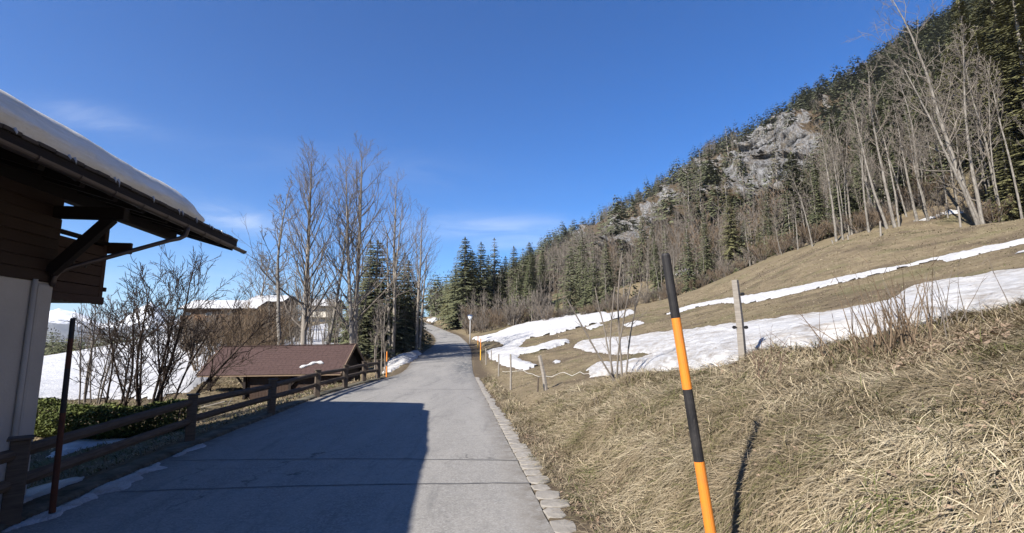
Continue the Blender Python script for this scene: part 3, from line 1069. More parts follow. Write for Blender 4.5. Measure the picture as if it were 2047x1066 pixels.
def far_peaks():
    # snow mountains across the valley, some 5 to 8 km away
    for (D, tab, seed, sc) in ((6500, [(-900, 610), (-400, 640), (-100, 610), (60, 640), (115, 618), (150, 632), (205, 655), (250, 645), (285, 618), (300, 612), (330, 636), (380, 650), (450, 660), (600, 668), (800, 668), (1100, 660), (1500, 640)], 3, 1.0),
                               (4200, [(-900, 660), (-300, 655), (80, 640), (140, 650), (180, 672), (240, 684), (330, 668), (420, 672), (700, 672), (1100, 668), (1500, 660)], 8, 0.7)):
        t = np.array(tab, float)
        a, b = ray(t[:, 0], t[:, 1])
        us = np.arange(a.min(), a.max(), 0.0055)
        zr = CAMZ + np.interp(us, a, b) * D
        bs = np.linspace(0, 1.3, 46)
        U, B = np.meshgrid(us, bs)
        Y = D * (0.62 + 0.38 * B)
        X = U * Y
        Z = (zr[None] + 160) * (1 - np.abs(1 - B)) ** 1.15 - 160
        Z = Z + np.sin(np.pi * np.clip(B / 1.3, 0, 1)) * 170 * sc * fbm(X * 0.0011 + seed, Y * 0.0011, 6, 0.55, True)
        Z = Z + (14 * sc * fbm(X * 0.01, Y * 0.01, 4))
        me = np_mesh('distant_mountains', np.c_[X.ravel(), Y.ravel(), Z.ravel()], grid_faces(len(bs), len(us)), [M['peak']], True)
        o = link(bpy.data.objects.new('distant_mountains', me)); tag(o, kind='structure')
    # valley floor out to the horizon
    n = 96
    ring = []
    for r, z in ((480, -9), (1500, -30), (9000, -60), (16000, -90)):
        ring.append([(r * math.sin(2 * math.pi * k / n), r * math.cos(2 * math.pi * k / n), z) for k in range(n)])
    V = np.array(ring).reshape(-1, 3)
    me = np_mesh('valley_floor', V, grid_faces(4, n, True)[:, ::-1], [M['valley']], True)
    o = link(bpy.data.objects.new('valley_floor', me)); tag(o, kind='structure')


M['valley'] = mat('valley', lambda g: g.mix(g.ramp(g.noise(g.pos, 0.004, 5, 0.6), 0.4, 0.6), (0.05, 0.06, 0.04), (0.20, 0.19, 0.15)), 0.95, 0.1)
far_peaks()


def make_haze():
    m = bpy.data.materials.new('haze'); m.use_nodes = True
    g = NT(m.node_tree)
    v = g.n('ShaderNodeVolumePrincipled', {'Color': (0.86, 0.92, 1.0, 1), 'Density': HAZE, 'Anisotropy': 0.2})
    o = g.n('ShaderNodeOutputMaterial'); g.t.links.new(v.outputs[0], o.inputs['Volume'])
    b = MB(); b.box((0, 0, 240), (40000, 40000, 700))
    h = b.build('haze', m); tag(h, 'thin blue air haze filling the valley', 'haze', None, 'stuff')


HAZE = 8e-5
make_haze()

# ------------------------------------------------------------ tree prototypes
def quat_frame(d):
    d = d / np.linalg.norm(d)
    ref = np.array([0, 0, 1.0]) if abs(d[2]) < 0.95 else np.array([1.0, 0, 0])
    s = np.cross(d, ref); s /= np.linalg.norm(s)
    return s, np.cross(s, d)


def tubes_mesh(segs, n):
    """segs: list of (p0, p1, r0, r1) arrays -> vertices and quad faces, n-sided, vectorised"""
    A = np.array([s[0] for s in segs]); B = np.array([s[1] for s in segs])
    r0 = np.array([s[2] for s in segs]); r1 = np.array([s[3] for s in segs])
    d = B - A; L = np.linalg.norm(d, axis=1, keepdims=True); d = d / np.maximum(L, 1e-6)
    ref = np.tile(np.array([[0, 0, 1.0]]), (len(A), 1)); ref[np.abs(d[:, 2]) > 0.95] = (1, 0, 0)
    s = np.cross(d, ref); s /= np.linalg.norm(s, axis=1, keepdims=True)
    t = np.cross(d, s)
    V = []
    for k in range(n):
        c, sn = math.cos(2 * math.pi * k / n), math.sin(2 * math.pi * k / n)
        V.append(A + (s * c + t * sn) * r0[:, None])
    for k in range(n):
        c, sn = math.cos(2 * math.pi * k / n), math.sin(2 * math.pi * k / n)
        V.append(B + (s * c + t * sn) * r1[:, None])
    V = np.stack(V, 1).reshape(-1, 3)
    base = np.arange(len(A))[:, None, None] * (2 * n)
    f = np.array([[k, (k + 1) % n, n + (k + 1) % n, n + k] for k in range(n)])[None]
    return V, (base + f).reshape(-1, 4)


def spruce_arrays(seed, h=18.0, rad=3.2, whorls=34, per=7, twigs=7, bare=0.06, ragged=0.25, tw=0.34, narrow=1.0):
    """crown of drooping branches hung with needle sprays (small quads bent from the branch)"""
    r = np.random.default_rng(seed)
    P = []; v = []
    lopsided = r.uniform(0, 2 * np.pi)
    for w in range(whorls):
        f = bare + (1 - bare) * (w + r.uniform(-0.3, 0.3)) / whorls
        f = min(max(f, bare), 0.985)
        z = h * f
        env = (1 - f) ** 0.82 * min(1.0, 0.55 + f * 4)
        nb = per if f < 0.85 else max(4, per - 2)
        a0 = r.uniform(0, 6.28)
        for k in range(nb):
            if r.random() < 0.07: continue
            az = a0 + k * 2 * np.pi / nb + r.uniform(-0.3, 0.3)
            L = rad * narrow * env * (1 + ragged * r.uniform(-1, 0.75)) * (1 + 0.12 * math.cos(az - lopsided)) + 0.18
            up = 0.55 * f - 0.22 + r.uniform(-0.08, 0.08)
            d = np.array([math.cos(az), math.sin(az), 0]); sd = np.array([-d[1], d[0], 0])
            nt = max(min(2, twigs), int(twigs * (0.35 + 0.65 * min(1, L / rad))))
            vb = r.uniform(0.15, 0.85)
            for j in range(nt):
                t = (j + 0.6 + r.uniform(-0.3, 0.3)) / nt
                droop = -0.28 * L * t * t + up * L * t
                c = d * L * t + np.array([0, 0, z + droop])
                for side in (-1, 1):
                    ln = (0.20 + tw * L * (1 - 0.62 * t)) * r.uniform(0.7, 1.25)
                    wd = ln * r.uniform(0.34, 0.5)
                    out = d * r.uniform(0.45, 0.9) + sd * side * r.uniform(0.35, 1.0) + np.array([0, 0, r.uniform(-0.75, -0.15)])
                    out /= np.linalg.norm(out)
                    nn = np.cross(out, np.array([0, 0, 1.0])); nn /= np.linalg.norm(nn) + 1e-6
                    hang = np.array([0, 0, -1.0]) * wd * 0.5
                    p0 = c; p1 = c + out * ln * 0.55 + nn * wd * 0.5 + hang * 0.4; p2 = c + out * ln; p3 = c + out * ln * 0.5 - nn * wd * 0.5 + hang
                    P.append((p0, p1, p2, p3)); v.append(min(1, max(0, vb + r.uniform(-0.25, 0.25) + 0.25 * (t - 0.5))))
    # leader
    for k in range(5):
        az = k * 1.256
        c = np.array([0, 0, h * 0.965]); o = np.array([math.cos(az) * 0.12, math.sin(az) * 0.12, 0.0])
        P.append((c, c + o + (0, 0, h * 0.015), c + (0, 0, h * 0.045), c - o + (0, 0, h * 0.02))); v.append(0.5)
    V = np.array(P).reshape(-1, 3)
    F = np.arange(len(V)).reshape(-1, 4)
    return V, F, np.repeat(np.array(v), 4)


def trunk_arrays(seed, h, r0, lean=0.0, n=7, segs=9, top=0.02, flare=1.35, wob=0.1):
    r = np.random.default_rng(seed)
    pts = []
    for i in range(segs + 1):
        t = i / segs
        pts.append(np.array([wob * math.sin(t * 4 + seed) * t, lean * h * t + wob * math.cos(t * 3.3 + seed) * t * 0.6, h * t - (0.5 if i == 0 else 0)]))
    rr = [r0 * (1 - t) ** 0.85 + top for t in np.linspace(0, 1, segs + 1)]
    rr[0] *= flare
    V = []
    for p, q in zip(pts, rr):
        for k in range(n):
            a = 2 * math.pi * k / n
            V.append(p + np.array([math.cos(a), math.sin(a), 0]) * q * (1 + 0.08 * math.sin(3 * a + seed)))
    F = [(i * n + k, i * n + (k + 1) % n, (i + 1) * n + (k + 1) % n, (i + 1) * n + k) for i in range(segs) for k in range(n)]
    return np.array(V), np.array(F)


def unit(v):
    return v / (np.linalg.norm(v) + 1e-9)


def bare_tree(seed, h=17.0, r0=0.2, stems=1, n1=26, ratio=0.36, ang=38, start=0.25, up=0.35, n2=7, n3=4, droop=0.0, wob=0.12, spread=0.0,
              trunk_sides=7, twig_r=0.012, shape='oval', lean=(0, 0), tn_=None, n4=0):
    """returns trunk segments and branch segments (thick, thin)"""
    r = np.random.default_rng(seed)
    T = []; B1 = []; B2 = []

    def limb(p, d, L, ra, rb, n, wobble, upt):
        pts = [p.copy()]; ds = [d.copy()]
        for i in range(n):
            d = unit(d + r.normal(0, wobble, 3) + np.array([0, 0, upt / n]))
            p = p + d * L / n
            pts.append(p.copy()); ds.append(d.copy())
        rs = np.linspace(ra, rb, n + 1)
        return pts, ds, rs

    def seg(lst, pts, rs):
        for i in range(len(pts) - 1):
            lst.append((pts[i], pts[i + 1], rs[i], rs[i + 1]))

    def env(t):
        if shape == 'oval':
            return 0.35 + 0.65 * math.sin(math.pi * min(1, (t * 0.95 + 0.12))) if t < 0.9 else 0.45
        if shape == 'cone':
            return 1.0 - 0.75 * t
        if shape == 'top':
            return 0.5 + 0.5 * math.sin(math.pi * t)
        return 1.0

    def clothe(pts, ds, rs, L, level):
        """spawn children along a limb"""
        cnt = {1: n2, 2: n3, 3: n4}[level]
        m = len(pts) - 1
        for k in range(cnt):
            t = 0.18 + 0.8 * (k + r.uniform(0, 1)) / cnt
            i = min(m - 1, int(t * m)); f = t * m - i
            p = pts[i] * (1 - f) + pts[i + 1] * f; d = ds[i + 1]
            s, tt = quat_frame(d)
            a = r.uniform(0, 6.28); an = math.radians(ang * r.uniform(0.6, 1.25))
            nd = unit(d * math.cos(an) + (s * math.cos(a) + tt * math.sin(a)) * math.sin(an) + np.array([0, 0, 0.12 - droop]))
            l2 = L * r.uniform(0.28, 0.55) * (1.15 - 0.6 * t)
            if l2 < 0.12: continue
            ra = max(twig_r, rs[i] * 0.5)
            nseg = 3 if level == 1 else 2
            pp, dd, rr = limb(p, nd, l2, ra, max(twig_r * 0.55, ra * 0.3), nseg, wob * 0.9, up * 0.35 - droop)
            seg(B1 if level == 1 else B2, pp, rr)
            if level < 3 and {2: n3, 3: n4}[level + 1] > 0:
                clothe(pp, dd, rr, l2, level + 1)

    for st in range(stems):
        a = 2 * math.pi * st / max(1, stems) + r.uniform(-0.5, 0.5)
        hh = h * (1 if st == 0 else r.uniform(0.7, 0.95))
        off = np.array([math.cos(a), math.sin(a), 0]) * (0.12 * (stems > 1))
        d0 = unit(np.array([math.cos(a) * spread + lean[0], math.sin(a) * spread + lean[1], 1.0]))
        rr0 = r0 * (1 if st == 0 else r.uniform(0.55, 0.9))
        pts, ds, rs = limb(off + np.array([0, 0, -0.4]), d0, hh, rr0, 0.02, 14, (0.022 + wob * 0.08) if tn_ is None else tn_, up * 0.25 if spread else (0.05 if tn_ is None else 0.25))
        rs = rr0 * (1 - np.linspace(0, 1, 15)) ** 0.8 + 0.014
        rs[0] *= 1.3
        seg(T, pts, rs)
        k1 = max(3, int(n1 * hh / h / max(1, stems ** 0.6)))
        for k in range(k1):
            t = start + (1 - start) * ((k + r.uniform(0, 1)) / k1) ** 0.9
            t = min(t, 0.985)
            i = min(13, int(t * 14)); f = t * 14 - i
            p = pts[i] * (1 - f) + pts[i + 1] * f; d = ds[i + 1]
            s, tt = quat_frame(d)
            az = k * 2.4 + r.uniform(-0.5, 0.5)
            an = math.radians(ang * r.uniform(0.75, 1.25) * (1.15 - 0.35 * t))
            nd = unit(d * math.cos(an) + (s * math.cos(az) + tt * math.sin(az)) * math.sin(an))
            tn = (t - start) / (1 - start)
            L = hh * ratio * env(tn) * r.uniform(0.6, 1.15)
            L = min(L, hh * (1.03 - t) * 1.6 + 0.5)
            ra = max(twig_r * 1.3, rs[i] * 0.42)
            pp, dd, r2 = limb(p, nd, L, ra, twig_r * 0.7, 5, wob, up)
            seg(B1, pp, r2)
            clothe(pp, dd, r2, L, 1)
    return T, B1, B2


def join(parts):
    Vs = []; Fs = []; b = 0
    for V, F in parts:
        Vs.append(V); Fs.append(F + b); b += len(V)
    return np.concatenate(Vs), np.concatenate(Fs)


class Proto:
    """a kind of tree: shared meshes for its parts"""
    def __init__(s, name, h, parts):
        s.name = name; s.h = h; s.parts = parts      # [(part name, mesh)]
        s.tris = sum(len(m.polygons) for _, m in parts) * 2

    def put(s, loc, h, rz, label, cat, group=None, tilt=(0, 0), wide=1.0, swap=None):
        e = bpy.data.objects.new(s.name, None)
        e.empty_display_size = 0.3
        e.location = loc
        e.rotation_euler = (Matrix.Rotation(tilt[1], 3, 'Y') @ Matrix.Rotation(tilt[0], 3, 'X') @ Matrix.Rotation(rz, 3, 'Z')).to_euler()
        k = h / s.h
        e.scale = (k * wide, k * wide, k)
        scene.collection.objects.link(e)
        tag(e, label, cat, group)
        for nm, me in s.parts:
            o = bpy.data.objects.new(nm, me)
            scene.collection.objects.link(o)
            o.parent = e
            if nm == 'twigs': o['kind'] = 'stuff'
        return e


def proto_spruce(seed, needle='needle', **kw):
    h = kw.get('h', 18.0)
    V, F, v = spruce_arrays(seed, **kw)
    crown = np_mesh('crown', V, F, [M[needle]], False, {'v': v})
    TV, TF = trunk_arrays(seed, h * 0.98, h * 0.013, wob=0.05)
    tr = np_mesh('trunk', TV, TF, [M['bark']], True)
    return Proto('spruce_tree', h, [('trunk', tr), ('crown', crown)])


def proto_bare(name, seed, bark, twig, **kw):
    T, B1, B2 = bare_tree(seed, **kw)
    tv, tf = tubes_mesh(T, kw.get('trunk_sides', 7))
    p = [tubes_mesh(B1, 4)]
    if B2: p.append(tubes_mesh(B2, 3))
    bv, bf = join(p)
    return Proto(name, kw.get('h', 17.0), [('trunk', np_mesh('trunk', tv, tf, [M[bark]], True)), ('crown', np_mesh('crown', bv, bf, [M[twig]], False))])


SPR = [proto_spruce(11, whorls=44, per=9, twigs=9, rad=3.3, tw=0.27), proto_spruce(12, whorls=42, per=8, twigs=9, rad=2.9, ragged=0.4, tw=0.27),
       proto_spruce(13, whorls=36, per=7, twigs=6, rad=2.5, ragged=0.32), proto_spruce(14, whorls=34, per=7, twigs=6, rad=3.6, bare=0.12, ragged=0.5)]
SPRY = [proto_spruce(15, 'needle_y', whorls=46, per=9, twigs=10, rad=3.4, ragged=0.5, tw=0.22), proto_spruce(16, 'needle_y', whorls=44, per=9, twigs=9, rad=2.7, ragged=0.35, tw=0.22)]
SPRF = [proto_spruce(21, whorls=17, per=6, twigs=3, rad=2.9, ragged=0.4, tw=0.5), proto_spruce(22, whorls=16, per=6, twigs=3, rad=2.3, ragged=0.5, tw=0.5),
        proto_spruce(23, 'needle_y', whorls=16, per=6, twigs=3, rad=2.8, ragged=0.5, tw=0.5), proto_spruce(24, whorls=14, per=6, twigs=3, rad=3.4, bare=0.3, ragged=0.6, tw=0.55)]
BIG = [proto_bare('bare_tree', 31, 'bark', 'twig', h=18.0, r0=0.23, n1=44, ratio=0.42, ang=42, start=0.17, up=1.0, n2=8, n3=5, n4=0, twig_r=0.009, shape='cone', tn_=0.010),
       proto_bare('bare_tree', 32, 'bark', 'twig', h=18.0, r0=0.21, stems=2, spread=0.05, n1=54, ratio=0.48, ang=44, start=0.18, up=1.0, n2=7, n3=4, n4=0, twig_r=0.009, shape='cone', tn_=0.010),
       proto_bare('bare_tree', 33, 'bark', 'twig', h=17.0, r0=0.20, stems=3, spread=0.07, n1=40, ratio=0.38, ang=40, start=0.3, up=0.9, n2=6, n3=4, n4=0, twig_r=0.009, shape='cone', tn_=0.016)]
SLIM = [proto_bare('bare_tree', 41, 'bark_pale', 'twig_pale', h=17.0, r0=0.15, n1=18, ratio=0.18, ang=46, start=0.42, up=0.5, n2=6, n3=3, twig_r=0.018, lean=(0.03, 0.02)),
        proto_bare('bare_tree', 42, 'bark_pale', 'twig_pale', h=17.0, r0=0.13, n1=19, ratio=0.2, ang=42, start=0.5, up=0.6, n2=6, n3=3, twig_r=0.018, lean=(-0.04, 0.0)),
        proto_bare('bare_tree', 43, 'bark_pale', 'twig', h=15.0, r0=0.11, stems=2, spread=0.06, n1=22, ratio=0.24, ang=40, start=0.35, up=0.6, n2=6, n3=3, twig_r=0.018),
        proto_bare('bare_tree', 44, 'bark_pale', 'twig_pale', h=15.0, r0=0.10, n1=16, ratio=0.17, ang=36, start=0.55, up=0.6, n2=5, n3=3, twig_r=0.018, lean=(0.05, -0.03))]
DENSE = [proto_bare('bare_tree', 51, 'bark', 'twig', h=14.0, r0=0.16, n1=34, ratio=0.40, ang=42, start=0.15, up=0.6, n2=7, n3=4, twig_r=0.022),
         proto_bare('bare_tree', 52, 'bark', 'twig_brown', h=12.0, r0=0.12, stems=4, spread=0.2, n1=40, ratio=0.36, ang=40, start=0.12, up=0.7, n2=7, n3=4, twig_r=0.02)]
SAP = [proto_bare('sapling', 61, 'twig_pale', 'twig', h=8.0, r0=0.05, n1=16, ratio=0.2, ang=34, start=0.35, up=0.6, n2=4, n3=2, twig_r=0.012, trunk_sides=5, lean=(0.03, 0)),
       proto_bare('sapling', 62, 'twig_pale', 'twig', h=7.0, r0=0.04, stems=2, spread=0.12, n1=18, ratio=0.24, ang=34, start=0.3, up=0.6, n2=4, n3=2, twig_r=0.012, trunk_sides=5)]
BUSH = [proto_bare('bare_bush', 71, 'twig', 'twig_brown', h=4.5, r0=0.04, stems=12, spread=0.5, n1=60, ratio=0.34, ang=34, start=0.15, up=0.6, n2=5, n3=3, twig_r=0.014, trunk_sides=4),
        proto_bare('bare_bush', 72, 'twig', 'twig', h=4.0, r0=0.035, stems=12, spread=0.35, n1=60, ratio=0.3, ang=30, start=0.15, up=0.7, n2=5, n3=2, twig_r=0.014, trunk_sides=4),
        proto_bare('bare_bush', 73, 'twig_brown', 'twig', h=4.0, r0=0.03, stems=12, spread=0.4, n1=60, ratio=0.3, ang=32, start=0.15, up=0.7, n2=4, n3=2, twig_r=0.014, trunk_sides=4)]
FARB = [proto_bare('bare_tree', 81, 'twig', 'twig', h=13.0, r0=0.13, n1=14, ratio=0.30, ang=36, start=0.25, up=0.8, n2=5, n3=3, twig_r=0.035, trunk_sides=4),
        proto_bare('bare_tree', 82, 'twig', 'twig_brown', h=12.0, r0=0.12, stems=2, spread=0.08, n1=16, ratio=0.28, ang=36, start=0.2, up=0.8, n2=5, n3=3, twig_r=0.035, trunk_sides=4)]

# ------------------------------------------------------------ trees one can point at
def tree_at(pr, px, D, top, label, cat, group=None, rz=None, tilt=(0, 0), wide=1.0, z=None):
    """stands at the ground below column px at distance D; its height reaches the photo's row 'top'"""
    p = place(px, D)
    if z is not None: p[2] = z
    _, b = ray(px, top)
    h = CAMZ + float(b) * D - p[2]
    return pr.put(tuple(p), h, random.uniform(0, 6.28) if rz is None else rz, label, cat, group, tilt, wide)


random.seed(5)
for i, (px, D, top, w, lab) in enumerate([(748, 50, 480, 1.9, 'wide spruce filling the gap right of the twin stemmed tree'), (786, 56, 505, 1.9, 'wide dark spruce behind the pale leaning stems'), (722, 55, 530, 1.7, 'shaggy wide spruce behind the twin stems'),
                                          (812, 62, 520, 1.5, 'dense spruce closest behind the dark trunks at the bend'), (690, 60, 620, 1.3, 'low wide spruce beside the thin leaning tree')]):
    tree_at(SPR[(i + 1) % 4], px, D, top, lab, 'tree', wide=w)
tree_at(BIG[0], 610, 40, 298, 'tall bare tree with grey trunk behind the left half of the shed roof', 'tree', rz=0.4, wide=1.0, tilt=(0, -0.045))
tree_at(BIG[1], 708, 42, 284, 'tallest bare tree, twin stemmed, rising behind the right end of the shed roof', 'tree', rz=2.0, tilt=(0, -0.035))
tree_at(BIG[2], 783, 49, 352, 'bare tree with leaning pale stems between the tall twin tree and the bend', 'tree', rz=0.9)
tree_at(SLIM[0], 562, 38, 372, 'slender bare tree left of the tall grey-trunked one behind the shed', 'tree', rz=1.0, wide=1.3)
tree_at(SLIM[1], 646, 43, 395, 'thin bare tree leaning right between the two tall bare trees', 'tree', rz=3.0, tilt=(0, 0.045), wide=1.2)
tree_at(BIG[2], 836, 56, 420, 'rightmost bare tree of the group left of the road bend', 'tree', rz=4.0)
tree_at(DENSE[0], 512, 112, 512, 'round bare crown on the skyline above the snow-roofed houses', 'tree', rz=0.4, wide=1.6)
tree_at(DENSE[0], 548, 118, 560, 'second bare crown beside the round one above the houses', 'tree', rz=2.4, wide=1.5)
for i, (px, D, top, lab) in enumerate([(733, 52, 480, 'dark spruce just right of the twin stemmed bare tree'), (700, 55, 590, 'lower dark spruce between the two tall bare trees'),
                                       (762, 56, 560, 'shaggy spruce behind the pale leaning stems'), (805, 60, 505, 'dark spruce rising behind the rightmost bare trees'),
                                       (828, 66, 560, 'short dense spruce next to the inner side of the bend'), (668, 66, 600, 'small spruce behind the thin leaning bare tree')]):
    tree_at(SPR[i % 4], px, D, top, lab, 'tree', wide=1.15)
for i, (px, D, top, w, lab) in enumerate([(927, 104, 474, 1.6, 'broad tall spruce, leftmost of the group right of the bend'), (960, 106, 484, 1.5, 'second spruce from the left in the group right of the bend'),
                                          (987, 110, 476, 1.3, 'slim spruce with open top in the middle of the group'), (1010, 112, 512, 1.3, 'short narrow spruce in the gap of the group'),
                                          (1027, 110, 492, 1.4, 'spruce on the right half of the group, slightly taller than its neighbours'), (1046, 116, 497, 1.4, 'dark spruce second from the right in the group'),
                                          (1063, 120, 505, 1.3, 'rightmost spruce of the group against the mountain foot'), (890, 128, 556, 0.9, 'small spruce above the end of the road'),
                                          (1141, 102, 490, 1.3, 'lone pointed spruce between bare trees at the top of the large snowfield'), (1115, 98, 585, 0.9, 'small bushy spruce beside the lone pointed spruce'),
                                          (1192, 104, 583, 0.9, 'low spruce behind the end of the large snowfield')]):
    tree_at(SPR[i % 3], px, D, top, lab, 'tree', wide=w)
for i, (px, D, top, w, pr, lab) in enumerate([(1420, 88, 424, 0.95, SPR[1], 'narrow spruce standing alone just right of the black-topped pole'), (1473, 92, 392, 1.1, SPRY[0], 'tall loose olive spruce above the meadow crest'),
                                              (1503, 96, 440, 1.0, SPR[0], 'dark spruce in the row behind the tall fence post'), (1530, 90, 452, 1.05, SPRY[1], 'bright green spruce in the middle of the crest row'),
                                              (1553, 87, 432, 1.0, SPR[2], 'pointed spruce at the right end of the crest row'), (1572, 96, 420, 0.9, SPRY[1], 'olive spruce just behind the end of the crest row'),
                                              (1290, 118, 430, 1.0, SPR[3], 'spruce rising out of bare trees left of the black-topped pole'), (1312, 116, 445, 0.9, SPR[1], 'spruce close beside it left of the black-topped pole')]):
    if lab.startswith('spruce close'):
        lab = 'thinner spruce right beside the one left of the black-topped pole'
    tree_at(pr, px, D, top, lab, 'tree', wide=w)

for i, (px, D, top, lab) in enumerate([(942, 112, 500, 'spruce filling the gap between the first two of the group'), (975, 116, 510, 'shorter spruce behind the middle of the group'), (1000, 108, 545, 'low spruce in front of the middle of the group'),
                                       (1037, 106, 540, 'low olive spruce in front of the right half of the group'), (908, 112, 530, 'low spruce on the outer left of the group')]):
    tree_at((SPR + SPRY)[i], px, D, top, lab, 'tree', wide=1.5)
# slim pale trunks at the upper edge of the meadow
slim = [(1690, 63, 250), (1704, 62, 283), (1720, 64, 234), (1759, 60, 210), (1774, 66, 250), (1797, 58, 180), (1818, 57, 128), (1840, 60, 230), (1861, 57, 200), (1912, 66, 240), (1937, 66, 210),
        (1640, 66, 335), (1610, 70, 385), (1575, 72, 430), (1655, 74, 340), (1730, 76, 260), (1880, 72, 150), (2010, 66, 130)]
ORD = ['leftmost', 'second', 'third', 'fourth', 'fifth', 'sixth', 'seventh', 'eighth', 'ninth', 'tenth', 'eleventh', 'twelfth', 'thirteenth', 'fourteenth', 'fifteenth', 'sixteenth', 'seventeenth', 'last']
ORD = ['slim tree ' + s for s in ORD]
sides = ['leftmost', 'short', 'twiggy', 'straight', 'thin', 'leaning', 'tallest', 'slanting', 'pale', 'slender', 'slight', 'young', 'low', 'small', 'wispy', 'narrow', 'high', 'far right']
for i, (px, D, top) in enumerate(slim):
    lean = -0.05 - 0.03 * (px - 1550) / 450
    tree_at(SLIM[i % 4], px, D, top, ORD[sorted([s[0] for s in slim]).index(px)] + ' from the left among the pale bare trees at the upper meadow edge', 'tree', 'pale slender trees along the meadow edge', tilt=(0, lean), wide=1.1)
pr = proto_bare('bare_tree', 35, 'bark_pale', 'twig_pale', h=20.0, r0=0.19, stems=3, spread=0.06, n1=44, ratio=0.32, ang=50, start=0.12, up=0.35, n2=7, n3=4, n4=0, twig_r=0.012, wob=0.18)
tree_at(pr, 1990, 50, -60, 'huge forked bare tree with broken pale limbs at the upper right edge of the meadow', 'tree', rz=1.2, tilt=(0, -0.16), wide=0.85)

for i, (px, D, top) in enumerate([(1885, 56, 200), (1925, 55, 250), (1948, 57, 150), (2015, 53, 170), (2035, 50, 60), (2050, 52, 220), (2078, 48, 100)]):
    tree_at((SLIM[2], SLIM[1], SLIM[0], SLIM[3], SLIM[2], SLIM[1], SLIM[3])[i], px, D, top, ('first', 'second', 'third', 'fourth', 'fifth', 'sixth', 'seventh')[i] + ' bare tree from the left in front of the olive conifers at the right edge', 'tree', 'bare trees before the olive conifers', tilt=(0, -0.09), wide=0.8)

# ------------------------------------------------------------ the forest: many trees of a few kinds
rf = np.random.default_rng(99)
con = []; bar = []      # (x, y, z, h, proto, wide)


def scatter_mountain():
    n = 7600
    u = rf.uniform(MU.min(), 1.22, n) ; b = rf.uniform(0.0, 1.015, n) ** 0.8
    x, y, z = mountain_point(u, b)
    px, py = proj(x, y, z)
    rk = rock_mask(px, py); tn = tan_mask(px, py)
    cl = fbm(x * 0.02 + 5, y * 0.02 + 2, 3)
    for i in range(n):
        if rk[i] > 0.36 and rf.random() < (0.84 if b[i] < 0.9 else 0.2): continue
        if tn[i] > 0.6 and b[i] < 0.92 and rf.random() < 0.66: continue
        if 1465 < px[i] < 1640 and 300 < py[i] < 440 and rf.random() < 0.72: continue
        if 1230 < px[i] < 1310 and 450 < py[i] < 540 and rf.random() < 0.6: continue
        # conifers take over with height
        pc = 0.22 + 0.46 * b[i] + 1.1 * cl[i]
        if px[i] > 1750: pc += 0.25
        if b[i] < 0.16: pc -= 0.22
        if rf.random() < pc:
            h = rf.uniform(6, 12) if rf.random() < 0.35 else rf.uniform(11, 20)
            con.append((x[i], y[i], z[i] - 0.3, h, rf.integers(0, 4), rf.uniform(1.0, 1.8)))
        else:
            bar.append((x[i], y[i], z[i] - 0.3, rf.uniform(7, 12.5), rf.integers(0, 2), rf.uniform(0.9, 1.4)))


scatter_mountain()


